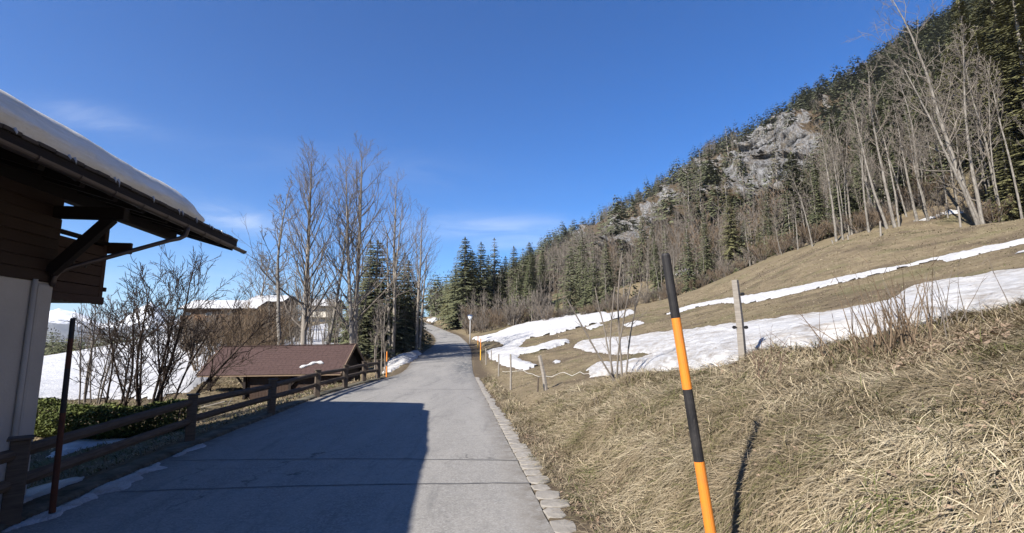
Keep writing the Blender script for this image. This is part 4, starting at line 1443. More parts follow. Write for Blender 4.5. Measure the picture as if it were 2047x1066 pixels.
def scatter_edge():
    # belt between the meadow and the mountain foot
    for k in range(330):
        px = rf.uniform(1010, 2120)
        lo = np.interp(px, [1010, 1100, 1200, 1400, 1600, 1750, 1850, 2047, 2200], [92, 92, 94, 86, 78, 66, 62, 50, 40])
        D = lo + rf.uniform(0, 34)
        p = place(px, D)
        if rf.random() < (0.22 if px < 1650 else 0.42):
            con.append((p[0], p[1], p[2] - 0.2, rf.uniform(6, 14), rf.integers(0, 4), rf.uniform(0.9, 1.3)))
        else:
            bar.append((p[0], p[1], p[2] - 0.2, rf.uniform(5, 10.5) if px < 1660 else rf.uniform(7, 14), rf.integers(2, 6), rf.uniform(0.9, 1.3)))
    # right edge: dark and olive conifers close behind the forked tree
    for px, D, top, w in ((2040, 58, 60, 1.3), (1965, 70, 90, 1.2), (2010, 66, -10, 1.2), (2075, 60, -80, 1.4), (1925, 74, 150, 1.1), (1890, 80, 190, 1.0), (2055, 50, 240, 1.2), (1955, 62, 290, 1.2),
                          (1840, 84, 250, 1.1), (1990, 60, 330, 1.1), (1905, 72, 330, 1.0), (1780, 86, 280, 1.0), (1735, 88, 320, 1.0), (2130, 50, -60, 1.3), (1865, 70, 345, 1.2), (2030, 52, 360, 1.2)):
        p = place(px, D); _, b = ray(px, top)
        con.append((p[0], p[1], p[2] - 0.2, CAMZ + float(b) * D - p[2], 10 + rf.integers(0, 2), w))
    for k in range(24):
        px = rf.uniform(1640, 2140); D = float(np.interp(px, [1640, 1750, 1850, 2047, 2140], [84, 72, 66, 56, 50])) + rf.uniform(2, 30)
        p = place(px, D)
        con.append((p[0], p[1], p[2] - 0.2, rf.uniform(8, 17), 10 + rf.integers(0, 2), rf.uniform(1.1, 1.5)))
    # behind the bend and above the end of the road
    for k in range(60):
        px = rf.uniform(835, 1075); D = rf.uniform(118, 165)
        p = place(px, D)
        if rf.random() < 0.5: con.append((p[0], p[1], p[2], rf.uniform(8, 14), rf.integers(0, 4), 1.1))
        else: bar.append((p[0], p[1], p[2], rf.uniform(7, 12), rf.integers(2, 6), 1.1))
    # left: mixed trees among and behind the spruces
    for k in range(34):
        px = rf.uniform(585, 850); D = rf.uniform(58, 100)
        p = place(px, D)
        if p[0] > float(roadL(D)) - 2.5: continue
        if rf.random() < 0.35 and px > 660: con.append((p[0], p[1], p[2], rf.uniform(5, 9), rf.integers(0, 4), 1.2))
        else: bar.append((p[0], p[1], p[2], rf.uniform(5, 9), rf.integers(2, 6), 1.1))
    for k in range(110):
        px = rf.uniform(-120, 330); D = rf.uniform(84, 118)
        x = float(ray(px, 675)[0]) * D
        z = H1(x, D) - 0.3
        hh = CAMZ + float(ray(px, rf.uniform(664, 694))[1]) * D - z
        if hh < 1.5: continue
        con.append((x, D, z, min(hh, 9), rf.integers(0, 4), 1.5))
    # woods down in the valley at the far left
    for k in range(230):
        px = rf.uniform(-250, 440); D = rf.uniform(115, 240)
        x = float(ray(px, 675)[0]) * D
        z = H1(x, D) - 0.3
        top = rf.uniform(652, 688) + (6 if px > 330 else 0)
        hh = CAMZ + float(ray(px, top)[1]) * D - z
        if hh < 2.5 or hh > 20: continue
        if rf.random() < 0.7: con.append((x, D, z, hh, rf.integers(0, 4), 1.3))
        else: bar.append((x, D, z, hh * 0.9, rf.integers(0, 2), 1.3))


scatter_edge()


def near_proto(k, h, dist):
    big = h / dist > 0.11
    if k >= 10: return SPRY[k - 10]
    return (SPR if big else SPRF)[k]


def plant_all():
    con.sort(key=lambda t: -t[3] / math.hypot(t[0], t[1]))
    bar.sort(key=lambda t: -t[3] / math.hypot(t[0], t[1]))
    NC, NB = 270, 255
    for t in con[:NC]:
        right = t[0] > 0.05 * t[1]
        lab, grp = (('dark conifer in the wooded slope above the meadow', 'conifers of the wooded slope') if right else
                    ('dark conifer in the woods beyond the snowy field', 'conifers left of the road'))
        if not right and t[0] > -0.25 * t[1]:
            lab, grp = 'conifer among the trees round the road bend', 'conifers round the road bend'
        near_proto(int(t[4]), t[3], math.hypot(t[0], t[1])).put(t[:3], t[3], rf.uniform(0, 6.28), lab, 'tree', grp, wide=t[5], tilt=(rf.uniform(-.03, .03), rf.uniform(-.03, .03)))
    for t in bar[:NB]:
        right = t[0] > 0.05 * t[1]
        lab, grp = (('bare leafless tree in the wooded slope above the meadow', 'bare trees of the wooded slope') if right else
                    ('bare leafless tree in the thicket left of the road bend', 'bare trees left of the road'))
        k = int(t[4])
        P = FARB[k] if k < 2 else (SLIM + DENSE)[(k - 2) + (1 if t[3] < 10 and k == 4 else 0)]
        P.put(t[:3], t[3], rf.uniform(0, 6.28), lab, 'tree', grp, wide=t[5], tilt=(rf.uniform(-.05, .05), rf.uniform(-.05, .05)))
    # everything smaller in the picture: one mass of conifers, one of bare trees
    for name, lst, protos, lab in (('far_conifers', con[NC:], SPRF, 'mass of small conifers high on the mountainside'), ('far_bare_trees', bar[NB:], FARB, 'mass of leafless trees on the mountainside')):
        # light stand-in geometry of the same kinds, joined
        if name == 'far_conifers':
            arrs = [spruce_arrays(100 + k, h=15.0, rad=2.6 + 0.4 * k, whorls=10, per=4, twigs=1, ragged=0.5, tw=1.25, bare=0.1 + 0.08 * k) for k in range(4)]
            mats = [M['needle']]
        else:
            arrs = []
            for k in range(3):
                q = np.random.default_rng(200 + k); S = []
                tr = [np.array([q.normal(0, 0.12), q.normal(0, 0.12), z]) for z in (-0.4, 5.0, 9.5, 12.2)]
                for i in range(3): S.append((tr[i], tr[i + 1], (0.15, 0.10, 0.06)[i], (0.10, 0.06, 0.03)[i]))
                for i in range(9):
                    z = 3.0 + 7.2 * i / 8; a = i * 2.4 + q.uniform(-.4, .4); L = (12.4 - z) * 0.26 + 0.7
                    p = np.array([0, 0, z]); d = unit(np.array([math.cos(a), math.sin(a), 1.3])); m1 = p + d * L
                    e1 = m1 + unit(d + np.array([0, 0, 1.2])) * L * 0.8
                    S += [(p, m1, 0.06, 0.05), (m1, e1, 0.05, 0.025)]
                V, F = tubes_mesh(S, 3)
                arrs.append((V, F, np.full(len(V), 0.5)))
            mats = [M['twig']]
        Vs = []; Fs = []; vs = []; off = 0
        groups = {}
        for t in lst: groups.setdefault(int(t[4]) % len(arrs), []).append(t)
        for k, ts in groups.items():
            V, F, v = arrs[k]
            T = np.array([(t[0], t[1], t[2], t[3], t[5]) for t in ts])
            a = rf.uniform(0, 6.28, len(T)); ca, sa = np.cos(a)[:, None], np.sin(a)[:, None]
            h0 = 15.0 if name == 'far_conifers' else 12.0
            s = (T[:, 3] / h0)[:, None]; w = s * T[:, 4][:, None]
            X = (V[None, :, 0] * ca - V[None, :, 1] * sa) * w + T[:, 0][:, None]
            Y = (V[None, :, 0] * sa + V[None, :, 1] * ca) * w + T[:, 1][:, None]
            Z = V[None, :, 2] * s + T[:, 2][:, None]
            Vs.append(np.stack([X, Y, Z], -1).reshape(-1, 3))
            Fs.append((F[None] + (np.arange(len(T)) * len(V))[:, None, None]).reshape(-1, 4) + off)
            vs.append(np.clip(np.tile(v, len(T)) + np.repeat(rf.uniform(-0.35, 0.35, len(T)), len(V)), 0, 1))
            off += len(T) * len(V)
        if not Vs: continue
        me = np_mesh(name, np.concatenate(Vs), np.concatenate(Fs), mats, False, {'v': np.concatenate(vs)})
        o = link(bpy.data.objects.new(name, me)); tag(o, lab, 'forest', None, 'stuff')
        print(name, len(lst), 'trees', len(me.polygons) * 2, 'tris')


plant_all()
print('conifers', len(con), 'bare', len(bar))
# ------------------------------------------------------------ kerb and stone edging
def make_kerb():
    ys = np.arange(-10, 31.5, 0.4)
    L = roadL(ys)
    n = perlin(ys * 1.3, ys * 0 + 2)
    prof = [(-0.46, -0.25), (-0.44, 0.045), (-0.10, 0.055), (-0.04, 0.02), (-0.02, -0.15)]
    V = np.array([[(l + px + 0.03 * k, y, float(roadZ(y)) + pz + 0.02 * k * (pz > 0.04)) for px, pz in prof] for l, y, k in zip(L, ys, n)]).reshape(-1, 3)
    me = np_mesh('kerb', V, grid_faces(len(ys), 5), [M['kerb']], True)
    o = link(bpy.data.objects.new('kerb', me)); tag(o, kind='structure')


make_kerb()


def make_edging():
    e = empty('stone_edging', (float(roadR(5.0)) + 0.25, 5.0, 0.0)); tag(e, kind='structure')
    rs = random.Random(4)
    shapes = []
    for k in range(9):
        n = 10; r = []
        for i in range(n):
            a = 2 * math.pi * i / n
            # rounded rectangle
            q = 1.0 / max(abs(math.cos(a)), abs(math.sin(a)))
            q = min(q, 1.32) * rs.uniform(0.90, 1.03)
            r.append((math.cos(a) * q * 0.5, math.sin(a) * q * 0.5))
        vs = [(x, y, -0.15) for x, y in r] + [(x, y, -0.012) for x, y in r] + [(x * 0.93, y * 0.93, 0.0 + rs.uniform(-0.006, 0.006)) for x, y in r] + [(0, 0, rs.uniform(0.002, 0.012))]
        fs = []
        for i in range(n):
            j = (i + 1) % n
            fs += [(i, j, n + j, n + i), (n + i, n + j, 2 * n + j, 2 * n + i), (2 * n + i, 2 * n + j, 3 * n)]
        me = bpy.data.meshes.new('stone'); me.from_pydata(vs, [], fs); me.materials.append(M['stone'])
        shapes.append((vs, fs, me))
    y = 1.0; rest = MB(); k = 0
    while y < 31:
        ln = rs.uniform(0.30, 0.58) if rs.random() > 0.2 else rs.uniform(0.16, 0.26)
        w = rs.uniform(0.28, 0.45) * (1 - 0.25 * sstep(8, 25, y))
        R = float(roadR(y + ln / 2))
        x = R + 0.0 + w / 2 + rs.uniform(0, 0.02)
        z = float(roadZ(y)) + 0.004 + rs.uniform(-0.010, 0.010)
        rot = rs.uniform(-0.12, 0.12) + 0.11
        vs, fs, me = shapes[rs.randrange(9)]
        if y < 21:
            o = bpy.data.objects.new('stone', me)
            o.location = (x - e.location.x, y + ln / 2 - e.location.y, z)
            o.rotation_euler = (rs.uniform(-0.02, 0.02), rs.uniform(-0.03, 0.02), rot)
            o.scale = (w, ln * 0.98, 1)
            link(o, e)
        else:
            c, s = math.cos(rot), math.sin(rot)
            rest.add([(x + (a * w * c - b * ln * s) - e.location.x, y + ln / 2 + (a * w * s + b * ln * c) - e.location.y, z + zz) for a, b, zz in vs], fs)
        y += ln + rs.uniform(0.0, 0.022); k += 1
    o = rest.build('distant_stones', M['stone'], e); o['kind'] = 'stuff'


make_edging()

# ------------------------------------------------------------ chalet at the left
def make_house():
    h = empty('chalet', (-5.81, 0, 0), math.atan2(0.146, 1))
    tag(h, 'dark wooden chalet on a white plaster ground floor with deep snow on its roof', 'house')
    Y0, Y1 = -7.0, 9.4
    XW = -1.32; XB = -11.3
    # plaster ground floor
    m = MB(); m.box(((XW + XB) / 2, (Y0 + Y1) / 2, 1.0), (XB * -1 + XW, Y1 - Y0, 4.8))
    m.build('plaster_wall', M['plaster'], h, bevel=0.02)
    m = MB(); m.box((XW - 0.1, Y1 - 0.16, 0.98), (0.36, 0.36, 4.75)); m.build('corner_pier', M['plaster'], h, bevel=0.05)
    # timber upper storey: core and planks
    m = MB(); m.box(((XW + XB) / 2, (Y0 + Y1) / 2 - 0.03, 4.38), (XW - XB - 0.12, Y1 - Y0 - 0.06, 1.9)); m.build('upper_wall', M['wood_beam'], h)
    pl = MB(); pl.box((0, 0, 0), (0.05, Y1 - Y0 + 0.1, 0.197)); me = None
    z = 3.50; i = 0
    proto = pl.build('plank', M['wood_house'], h, bevel=0.012)
    proto.location = (XW + 0.0, (Y0 + Y1) / 2 + 0.03, z)
    while z + 0.2 < 5.36:
        z += 0.2; i += 1
        o = proto.copy(); link(o, h); o.location = (XW + 0.004 * (i % 3), (Y0 + Y1) / 2 + 0.03, z)
    # gable planks
    gp = MB(); gp.box((0, 0, 0), (XW - XB - 0.1, 0.05, 0.188)); g0 = gp.build('plank', M['wood_house'], h, bevel=0.012)
    g0.location = ((XW + XB) / 2 - 0.03, Y1 + 0.03, 3.5)
    for k in range(1, 9):
        o = g0.copy(); link(o, h); o.location = ((XW + XB) / 2 - 0.03, Y1 + 0.03, 3.5 + 0.2 * k)
    gm = MB()
    xm = (XW + XB) / 2
    gm.add([(XW - 0.05, Y1 - 0.02, 5.33), (XB + 0.05, Y1 - 0.02, 5.33), (xm, Y1 - 0.02, 6.72), (XW - 0.05, Y1 - 0.2, 5.33), (XB + 0.05, Y1 - 0.2, 5.33), (xm, Y1 - 0.2, 6.72)],
           [(0, 1, 2), (5, 4, 3), (0, 2, 5, 3), (1, 4, 5, 2)])
    gm.build('gable_wall', M['wood_house'], h)
    # roof
    YA, YB = -8.0, 14.1
    S = 0.29; XR = -6.3
    def zr(x):  # underside
        return 5.0 + S * (-x if x > XR else (x - 2 * XR))
    r = MB()
    for side in (0, 1):
        xe = 0.0 if side == 0 else 2 * XR
        r.add([(xe, YA, 5.0), (XR, YA, zr(XR)), (XR, YA, zr(XR) + 0.13), (xe, YA, 5.13), (xe, YB, 5.0), (XR, YB, zr(XR)), (XR, YB, zr(XR) + 0.13), (xe, YB, 5.13)],
              [(0, 1, 2, 3), (7, 6, 5, 4), (0, 4, 5, 1), (3, 2, 6, 7), (0, 3, 7, 4)])
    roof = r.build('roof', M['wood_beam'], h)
    # tile edge, one tile after the other along the eaves
    t = MB(); t.box((0, 0, 0), (0.16, 0.30, 0.055), rot=Matrix.Rotation(math.atan(S), 3, 'Y')); t0 = t.build('roof_tile', M['rooftile'], roof, bevel=0.01)
    t0.location = (0.0, -7.85, 5.155)
    y = -7.85; k = 0
    while y < YB - 0.35:
        y += 0.31; k += 1
        o = t0.copy(); link(o, roof); o.location = (0.006 * math.sin(k * 2.1), y, 5.155 + 0.006 * math.sin(k * 3.3))
    # rafters
    ra = MB(); ra.bar((-0.08, 0, 0), (-6.2, 0, S * 6.12), 0.12, 0.17); r0 = ra.build('rafter', M['wood_beam'], roof)
    r0.location = (0, -7.6, 4.93)
    y = -7.6
    while y < 13.5:
        y += 0.87
        o = r0.copy(); link(o, roof); o.location = (0, y, 4.93)
    vb = MB(); vb.bar((0.02, 14.13, 5.05), (-6.3, 14.13, 5.05 + S * 6.3), 0.045, 0.24); vb.bar((-6.3, 14.13, 5.05 + S * 6.3), (-12.6, 14.13, 5.05), 0.045, 0.24)
    vb.build('verge_board', M['wood_beam'], roof)
    fb = MB(); fb.box((0.025, (YA + YB) / 2, 5.02), (0.04, YB - YA, 0.17)); fb.build('fascia_board', M['wood_beam'], roof)
    # purlins
    for x, y1 in ((XW - 0.05, 13.55), (XR, 13.8), (XB, 13.55)):
        p = MB(); p.box((x, (Y0 + y1) / 2, zr(x) - 0.29), (0.2, y1 - Y0, 0.24)); p.build('purlin', M['wood_beam'], h, bevel=0.01)
    # outrigger beam with diagonal strut
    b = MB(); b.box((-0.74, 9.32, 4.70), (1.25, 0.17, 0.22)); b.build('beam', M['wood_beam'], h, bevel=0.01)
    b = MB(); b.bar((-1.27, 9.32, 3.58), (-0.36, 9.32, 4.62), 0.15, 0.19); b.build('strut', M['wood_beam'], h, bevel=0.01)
    # balcony at the gable end
    bal = empty('balcony'); bal.parent = h
    for k in range(5):
        q = MB(); q.box((-1.38, 10.2, 3.36 + 0.215 * k), (0.035, 1.52, 0.2))
        q.build('board', M['wood_balcony'], bal, bevel=0.008)
    # wavy lower board
    q = MB(); n = 26; pts = []
    for i in range(n + 1):
        yy = 9.42 + 1.56 * i / n
        pts.append((yy, 3.085 + 0.035 * abs(math.sin(i * 0.75))))
    for i in range(n):
        (a, za), (c, zc) = pts[i], pts[i + 1]
        q.add([(-1.36, a, za), (-1.36, c, zc), (-1.36, c, 3.25), (-1.36, a, 3.25), (-1.33, a, za), (-1.33, c, zc), (-1.33, c, 3.25), (-1.33, a, 3.25)],
              [(4, 5, 6, 7), (3, 2, 1, 0), (0, 1, 5, 4), (7, 6, 2, 3)])
    q.build('wavy_board', M['wood_balcony'], bal)
    q = MB(); q.box((-1.37, 10.22, 4.40), (0.12, 1.6, 0.07)); q.build('handrail', M['wood_beam'], bal, bevel=0.008)
    q = MB(); q.box((-3.6, 10.98, 4.32), (5.4, 0.08, 0.24)); q.build('front_rail', M['wood_balcony'], bal, bevel=0.008)
    q = MB(); q.box((-3.8, 10.99, 3.42), (4.95, 0.07, 0.09)); q.build('ledge', M['wood_balcony'], bal, bevel=0.008)
    for k in range(5):
        q = MB(); q.box((-3.8, 10.96, 3.36 + 0.215 * k), (4.8, 0.035, 0.2)); q.build('board', M['wood_balcony'], bal, bevel=0.008)
    q = MB(); q.box((-3.8, 10.2, 3.16), (4.8, 1.5, 0.08)); q.build('floor', M['wood_beam'], bal)
    q = MB(); q.box((-1.42, 10.9, 4.2), (0.13, 0.13, 2.2)); q.build('post', M['wood_balcony'], bal, bevel=0.01)
    for yy in (10.0, 10.35):
        q = MB(); q.box((-1.355, yy, 3.85), (0.012, 0.035, 0.11)); q.build('cut_out', M['plastic'], bal)
    # gutter: half round channel with brackets, and the swan neck pipe
    gut = empty('gutter'); gut.parent = h
    n = 9; R = 0.075; ys = np.r_[np.arange(YA, YB + 0.35, 1.0), YB + 0.38]
    q = MB(); vs = []; fs = []
    for y in ys:
        zz = 4.965 - 0.0035 * (y + 8)
        for k in range(n):
            a = math.pi + math.pi * k / (n - 1)
            vs.append((0.115 + R * math.cos(a), y, zz + R * math.sin(a)))
        for k in range(n - 1, -1, -1):
            a = math.pi + math.pi * k / (n - 1)
            vs.append((0.115 + (R - 0.008) * math.cos(a), y, zz + (R - 0.008) * math.sin(a)))
    for i in range(len(ys) - 1):
        for k in range(2 * n):
            k2 = (k + 1) % (2 * n)
            fs.append((i * 2 * n + k, i * 2 * n + k2, (i + 1) * 2 * n + k2, (i + 1) * 2 * n + k))
    q.add(vs, fs); q.build('channel', M['copper'], gut, smooth=False)
    br = MB(); pts = [(0.115 + (R + 0.012) * math.cos(math.pi + math.pi * k / 8), 0, (R + 0.012) * math.sin(math.pi + math.pi * k / 8)) for k in range(9)]
    for a, c in zip(pts[:-1], pts[1:]): br.bar(a, c, 0.03, 0.006, up=(0, 0, 1) if abs(a[0] - c[0]) > 0.01 else (1, 0, 0))
    b0 = br.build('bracket', M['copper'], gut); b0.location = (0, -7.7, 4.965)
    y = -7.7
    while y < 13.6:
        y += 0.85; o = b0.copy(); link(o, gut); o.location = (0, y, 4.965 - 0.0035 * (y + 8))
    q = MB()
    path = [(0.115, 11.1, 4.86), (0.115, 11.1, 4.76), (0.10, 11.08, 4.66), (0.03, 10.98, 4.57), (-0.08, 10.83, 4.50), (-1.10, 9.60, 3.72), (-1.22, 9.46, 3.62), (-1.24, 9.38, 3.50), (-1.24, 9.36, 3.32)]
    q.tube(path, [0.062, 0.05, 0.048, 0.046, 0.046, 0.046, 0.046, 0.046, 0.046], 12); q.build('downpipe', M['copper'], gut, smooth=True)
    q = MB(); q.tube([(-1.28, 9.02, 3.42), (-1.28, 9.02, -0.9)], 0.04, 12); q.build('wall_pipe', M['plaster'], gut, smooth=True)
    # window on the road side, upper floor (mostly outside the frame)
    w = empty('window'); w.parent = h
    q = MB(); q.box((XW + 0.05, 3.6, 4.35), (0.08, 1.3, 1.15)); q.build('frame', M['wood_trim'], w)
    q = MB(); q.box((XW + 0.095, 3.6, 4.35), (0.02, 1.12, 0.97)); q.build('pane', M['glass'], w)
    # snow on the roof
    ys = np.arange(-8.0, 12.15, 0.12)
    prof = []
    base = [(0.03, 0.0), (0.06, 0.08), (0.06, 0.17), (0.02, 0.26), (-0.09, 0.36), (-0.20, 0.49), (-0.38, 0.59), (-0.62, 0.66), (-1.2, 0.67), (-2.5, 0.64), (-4.5, 0.54), (-6.3, 0.5)]
    V = []
    for y in ys:
        end = min(1.0, max(0.0, (12.15 - y) / 0.5)) ** 0.4
        th = (1 + 0.16 * perlin(y * 0.45, 3.1) + 0.05 * perlin(y * 1.9, 8.2)) * end * (0.86 + 0.14 * min(1, (14 - y) / 12)) * (0.72 + 0.28 * min(1, max(0, (y - 2.5) / 3)))
        for k, (x, dz) in enumerate(base):
            ff = 1 if k > 0 else 0
            xo = x + ff * (k < 7) * (0.06 * perlin(y * 0.9, k * 0.7) + 0.035 * perlin(y * 3.1, k * 1.3))
            zz = 5.175 + S * max(0, -xo) + dz * th * (1 + 0.05 * perlin(y * 2.3, k * 0.8 + 4)) - 0.0
            if k == 0: zz = 5.17
            yy = y + (0.12 * perlin(k * 0.9, 2.2) if y > 12.0 else 0)
            V.append((float(xo), float(yy), float(zz)))
    nb = len(base)
    F = grid_faces(len(ys), nb)
    lastrow = (len(ys) - 1) * nb
    me = np_mesh('snow', np.array(V), F, [M['roofsnow']], True)
    o = link(bpy.data.objects.new('snow', me)); o.matrix_world = Matrix.LocRotScale(Vector((-5.81, 0, 0)), Matrix.Rotation(math.atan2(0.146, 1), 3, 'Z').to_quaternion(), None)
    tag(o, 'thick slab of old snow lying on the chalet roof above the gutter', 'snow', None, 'stuff')
    # icicles over the tile edge
    ri = random.Random(12)
    for k, y in enumerate((2.2, 4.0, 5.3, 6.4, 7.4, 7.52, 8.5, 8.6, 9.7, 10.7, 10.85, 11.5, 12.2, 12.35, 12.9)):
        q = MB(); l = ri.uniform(0.07, 0.16)
        q.tube([(0.10, y, 5.17), (0.125, y + 0.01, 5.12), (0.13, y + 0.005, 5.17 - l)], [0.02, 0.014, 0.003], 6)
        o = q.build('icicle', M['ice'], None, smooth=True)
        o.matrix_world = h.matrix_world if False else Matrix.LocRotScale(Vector((-5.81, 0, 0)), Matrix.Rotation(math.atan2(0.146, 1), 3, 'Z').to_quaternion(), None)
        tag(o, 'small icicle hanging over the tile edge of the chalet roof', 'icicle', 'icicles along the chalet eaves')


def m_roofsnow(g):
    p = g.pos
    n = g.noise(g.maps(p, (0.6, 0.6, 4)), 1.6, 6, 0.7, 0.6)
    n2 = g.noise(p, 9, 5, 0.7)
    c = g.mix(g.ramp(n, 0.35, 0.7), (0.76, 0.74, 0.68), (0.60, 0.56, 0.46))
    c = g.mix(g.m('MULTIPLY', g.ramp(n2, 0.55, 0.75), 0.3), c, (0.46, 0.42, 0.34))
    bump(g, g.m('ADD', n, n2), 0.6, 0.06)
    return c


M['roofsnow'] = mat('roof_snow', m_roofsnow, 0.6, 0.25, 1.0)
make_house()

# ------------------------------------------------------------ timber railing along the left road edge
def make_railing():
    P = [(-6.0, 2.2, 0.03), (-6.52, 6.9, 0.035), (-7.45, 12.0, 0.04), (-7.62, 16.3, 0.04), (-8.06, 21.2, 0.03), (-8.12, 24.9, 0.02), (-8.22, 28.4, 0.02), (-7.95, 30.3, 0.03)]
    e = empty('timber_railing', P[1]); tag(e, 'weathered timber railing of square posts and two rails beside the road', 'fence')
    o3 = Vector(P[1])
    rr = random.Random(3)
    for i, p in enumerate(P):
        q = Vector(p) - o3
        hh = 1.03
        b = MB(); b.box((q.x, q.y, q.z + hh / 2 - 0.1), (0.2, 0.2, hh + 0.2), rot=Matrix.Rotation(0.62 + 0.1 * (i % 2), 3, 'Z'), jit=0.008)
        po = b.build('post', M['wood_rail'], e, bevel=0.012)
        c = MB(); c.box((q.x, q.y, q.z + hh + 0.015), (0.26, 0.26, 0.03), rot=Matrix.Rotation(0.62 + 0.1 * (i % 2), 3, 'Z')); c.build('post_cap', M['wood_rail'], po)
    P2 = [(-5.5, -2.5, 0.03)] + P
    for i in range(len(P2) - 1):
        a = Vector(P2[i]) - o3; b = Vector(P2[i + 1]) - o3
        d = (b - a).normalized(); s = Vector((-d.y, d.x, 0)) * 0.04
        for zc in (0.86, 0.47):
            r = MB()
            aa = a + s + Vector((0, 0, zc + rr.uniform(-0.03, 0.02))) + d * 0.0; bb = b + s + Vector((0, 0, zc + rr.uniform(-0.03, 0.02)))
            r.tube([aa, aa.lerp(bb, 0.33) + Vector((0, 0, rr.uniform(-.015, .01))), aa.lerp(bb, 0.66) + Vector((0, 0, rr.uniform(-.015, .01))), bb], [0.088, 0.082, 0.085, 0.08], 8)
            o = r.build('rail', M['wood_rail'], e, smooth=False)


make_railing()


# ------------------------------------------------------------ snow poles
def snow_pole(base, top, r, bands, label, group=None, cap=False):
    b = Vector(base); t = Vector(top)
    e = empty('snow_pole', b); tag(e, label, 'snow pole', group)
    for f0, f1, mt, nm in bands:
        p0 = (t - b) * f0; p1 = (t - b) * f1
        m = MB()
        rr = lambda f: r * (1.08 - 0.2 * f)
        if f1 >= 0.999:
            m.tube([p0, p1 - (t - b).normalized() * 0.02, p1], [rr(f0), rr(f1), rr(f1) * 0.75], 16)
        else:
            m.tube([p0, p1], [rr(f0), rr(f1)], 16)
        m.build(nm, M[mt], e, smooth=False)
        o = e.children[-1] if e.children else None
    return e


def smooth_sides(o):
    pass


# the big one at the right: bands measured on the photograph
DP = 4.5
tp = pt(1330, 507, DP); bp_ = pt(1421, 1066, DP)
slope = (bp_[0] - tp[0]) / (bp_[2] - tp[2])
zb = H1(bp_[0] + 0.1, DP) - 0.08
base = (tp[0] + slope * (zb - tp[2]), DP, zb)
fr = lambda py: (pt(1400, py, DP)[2] - zb) / (tp[2] - zb)
bl = [fr(922) - (fr(778) - fr(922)) * k for k in range(0, 3)]
bands = [(fr(636), 1.0, 'black', 'black_band'), (fr(778), fr(636), 'orange', 'orange_band'), (fr(922), fr(778), 'black', 'black_band')]
lo = fr(922) - (fr(778) - fr(922))
bands.append((max(lo, 0), fr(922), 'orange', 'orange_band'))
if lo > 0: bands.append((0, lo, 'black', 'black_band'))
snow_pole(base, tuple(tp), 0.044, bands, 'tall black and orange striped pole on the grassy bank at right')
# one beside the nearest railing post, shade painted into its orange bands
b0 = (float(pt(107, 1000, 7.25)[0]), 7.25, 0.03)
t0 = pt(146, 636, 7.25)
snow_pole(b0, tuple(t0), 0.036, [(0, 0.5, 'orange_shaded', 'orange_band'), (0.5, 0.73, 'black', 'black_band'), (0.73, 0.89, 'orange_shaded', 'orange_band'), (0.89, 1.0, 'black', 'black_band')],
          'shaded dark pole with orange bands painted dark for shade beside the nearest railing post')
x31 = float(ray(775.5, 675)[0]) * 31.3
snow_pole((x31, 31.3, H1(x31, 31.3) - 0.05), (x31 - 0.03, 31.3, CAMZ + float(ray(775, 703)[1]) * 31.3), 0.045, [(0, 0.45, 'orange', 'lower_band'), (0.45, 0.62, 'black', 'black_band'), (0.62, 1.0, 'orange', 'orange_band')],
          'orange pole at the far end of the timber railing')
for px, D, top, lab in ((961, 46, 677, 'thin orange and yellow pole at the right road edge before the bend'), (955.5, 60, 672, 'farther orange pole at the right road edge below the lamp')):
    x = float(ray(px, 675)[0]) * D
    zt = CAMZ + float(ray(px, top)[1]) * D
    snow_pole((x, D, H1(x, D) - 0.05), (x, D, zt), 0.045, [(0, 0.5, 'yellow', 'yellow_band'), (0.5, 1.0, 'orange', 'orange_band')], lab)


# ------------------------------------------------------------ pasture fence posts on the right
def fence_post(px, D, top, dx, r, label, mt='wood_grey', n=4, group=None, insul=()):
    p = place(px, D)
    zt = CAMZ + float(ray(px, top)[1]) * D
    e = empty('fence_post', tuple(p)); tag(e, label, 'fence post', group)
    m = MB()
    t = Vector((dx, 0, zt - p[2]))
    m.tube([Vector((0, 0, -0.3)) - t * 0.0, t * 0.5 + Vector((0.01, 0, 0)), t], [r * 1.1, r, r * 0.92], n)
    m.build('shaft', M[mt], e, bevel=0.006)
    for f, s in insul:
        q = MB(); c = t * f + Vector((s * (r + 0.035), -0.01, 0))
        q.tube([c - Vector((s * 0.05, 0, 0)), c], [0.01, 0.012], 6)
        q.tube([c + Vector((0, -0.02, 0)), c + Vector((0, 0.02, 0))], [0.032, 0.032], 10)
        q.build('insulator', M['plastic'], e)
    return e


fence_post(1483, 9.4, 560, -0.06, 0.075, 'tall grey square fence post with black insulators at the snow edge', insul=((0.82, 1), (0.40, 1), (0.40, -1)))
fence_post(1092, 19.5, 711, -0.27, 0.085, 'thick grey post leaning left beside the road bank', n=6)
fence_post(1073, 19.2, 756, 0.05, 0.035, 'short dark broken stake next to the leaning post', mt='wood_rail', n=5)
fence_post(1021, 23.2, 708, -0.01, 0.05, 'straight slim post left of the leaning post', n=6)
fence_post(997, 30, 708, 0.0, 0.05, 'second straight slim post towards the bend', n=6)
fence_post(972, 40, 696, -0.02, 0.05, 'thin pale post in front of the large snowfield', n=6)
fence_post(982, 44, 700, 0.02, 0.05, 'farthest thin post in front of the large snowfield', n=6)
for px, D, top, dx, lab in ((1782, 54, 443, 0.1, 'grey post at the upper meadow edge near the snow strip'), (1949, 50, 413, 0.0, 'stubby post at the upper meadow edge below the forked tree'), (1715, 60, 470, -0.1, 'small post at the upper meadow edge among saplings'),
                            (1683, 62, 480, -0.2, 'leaning small post left of the others on the upper meadow edge')):
    fence_post(px, D, top, dx, 0.09, lab, n=6)
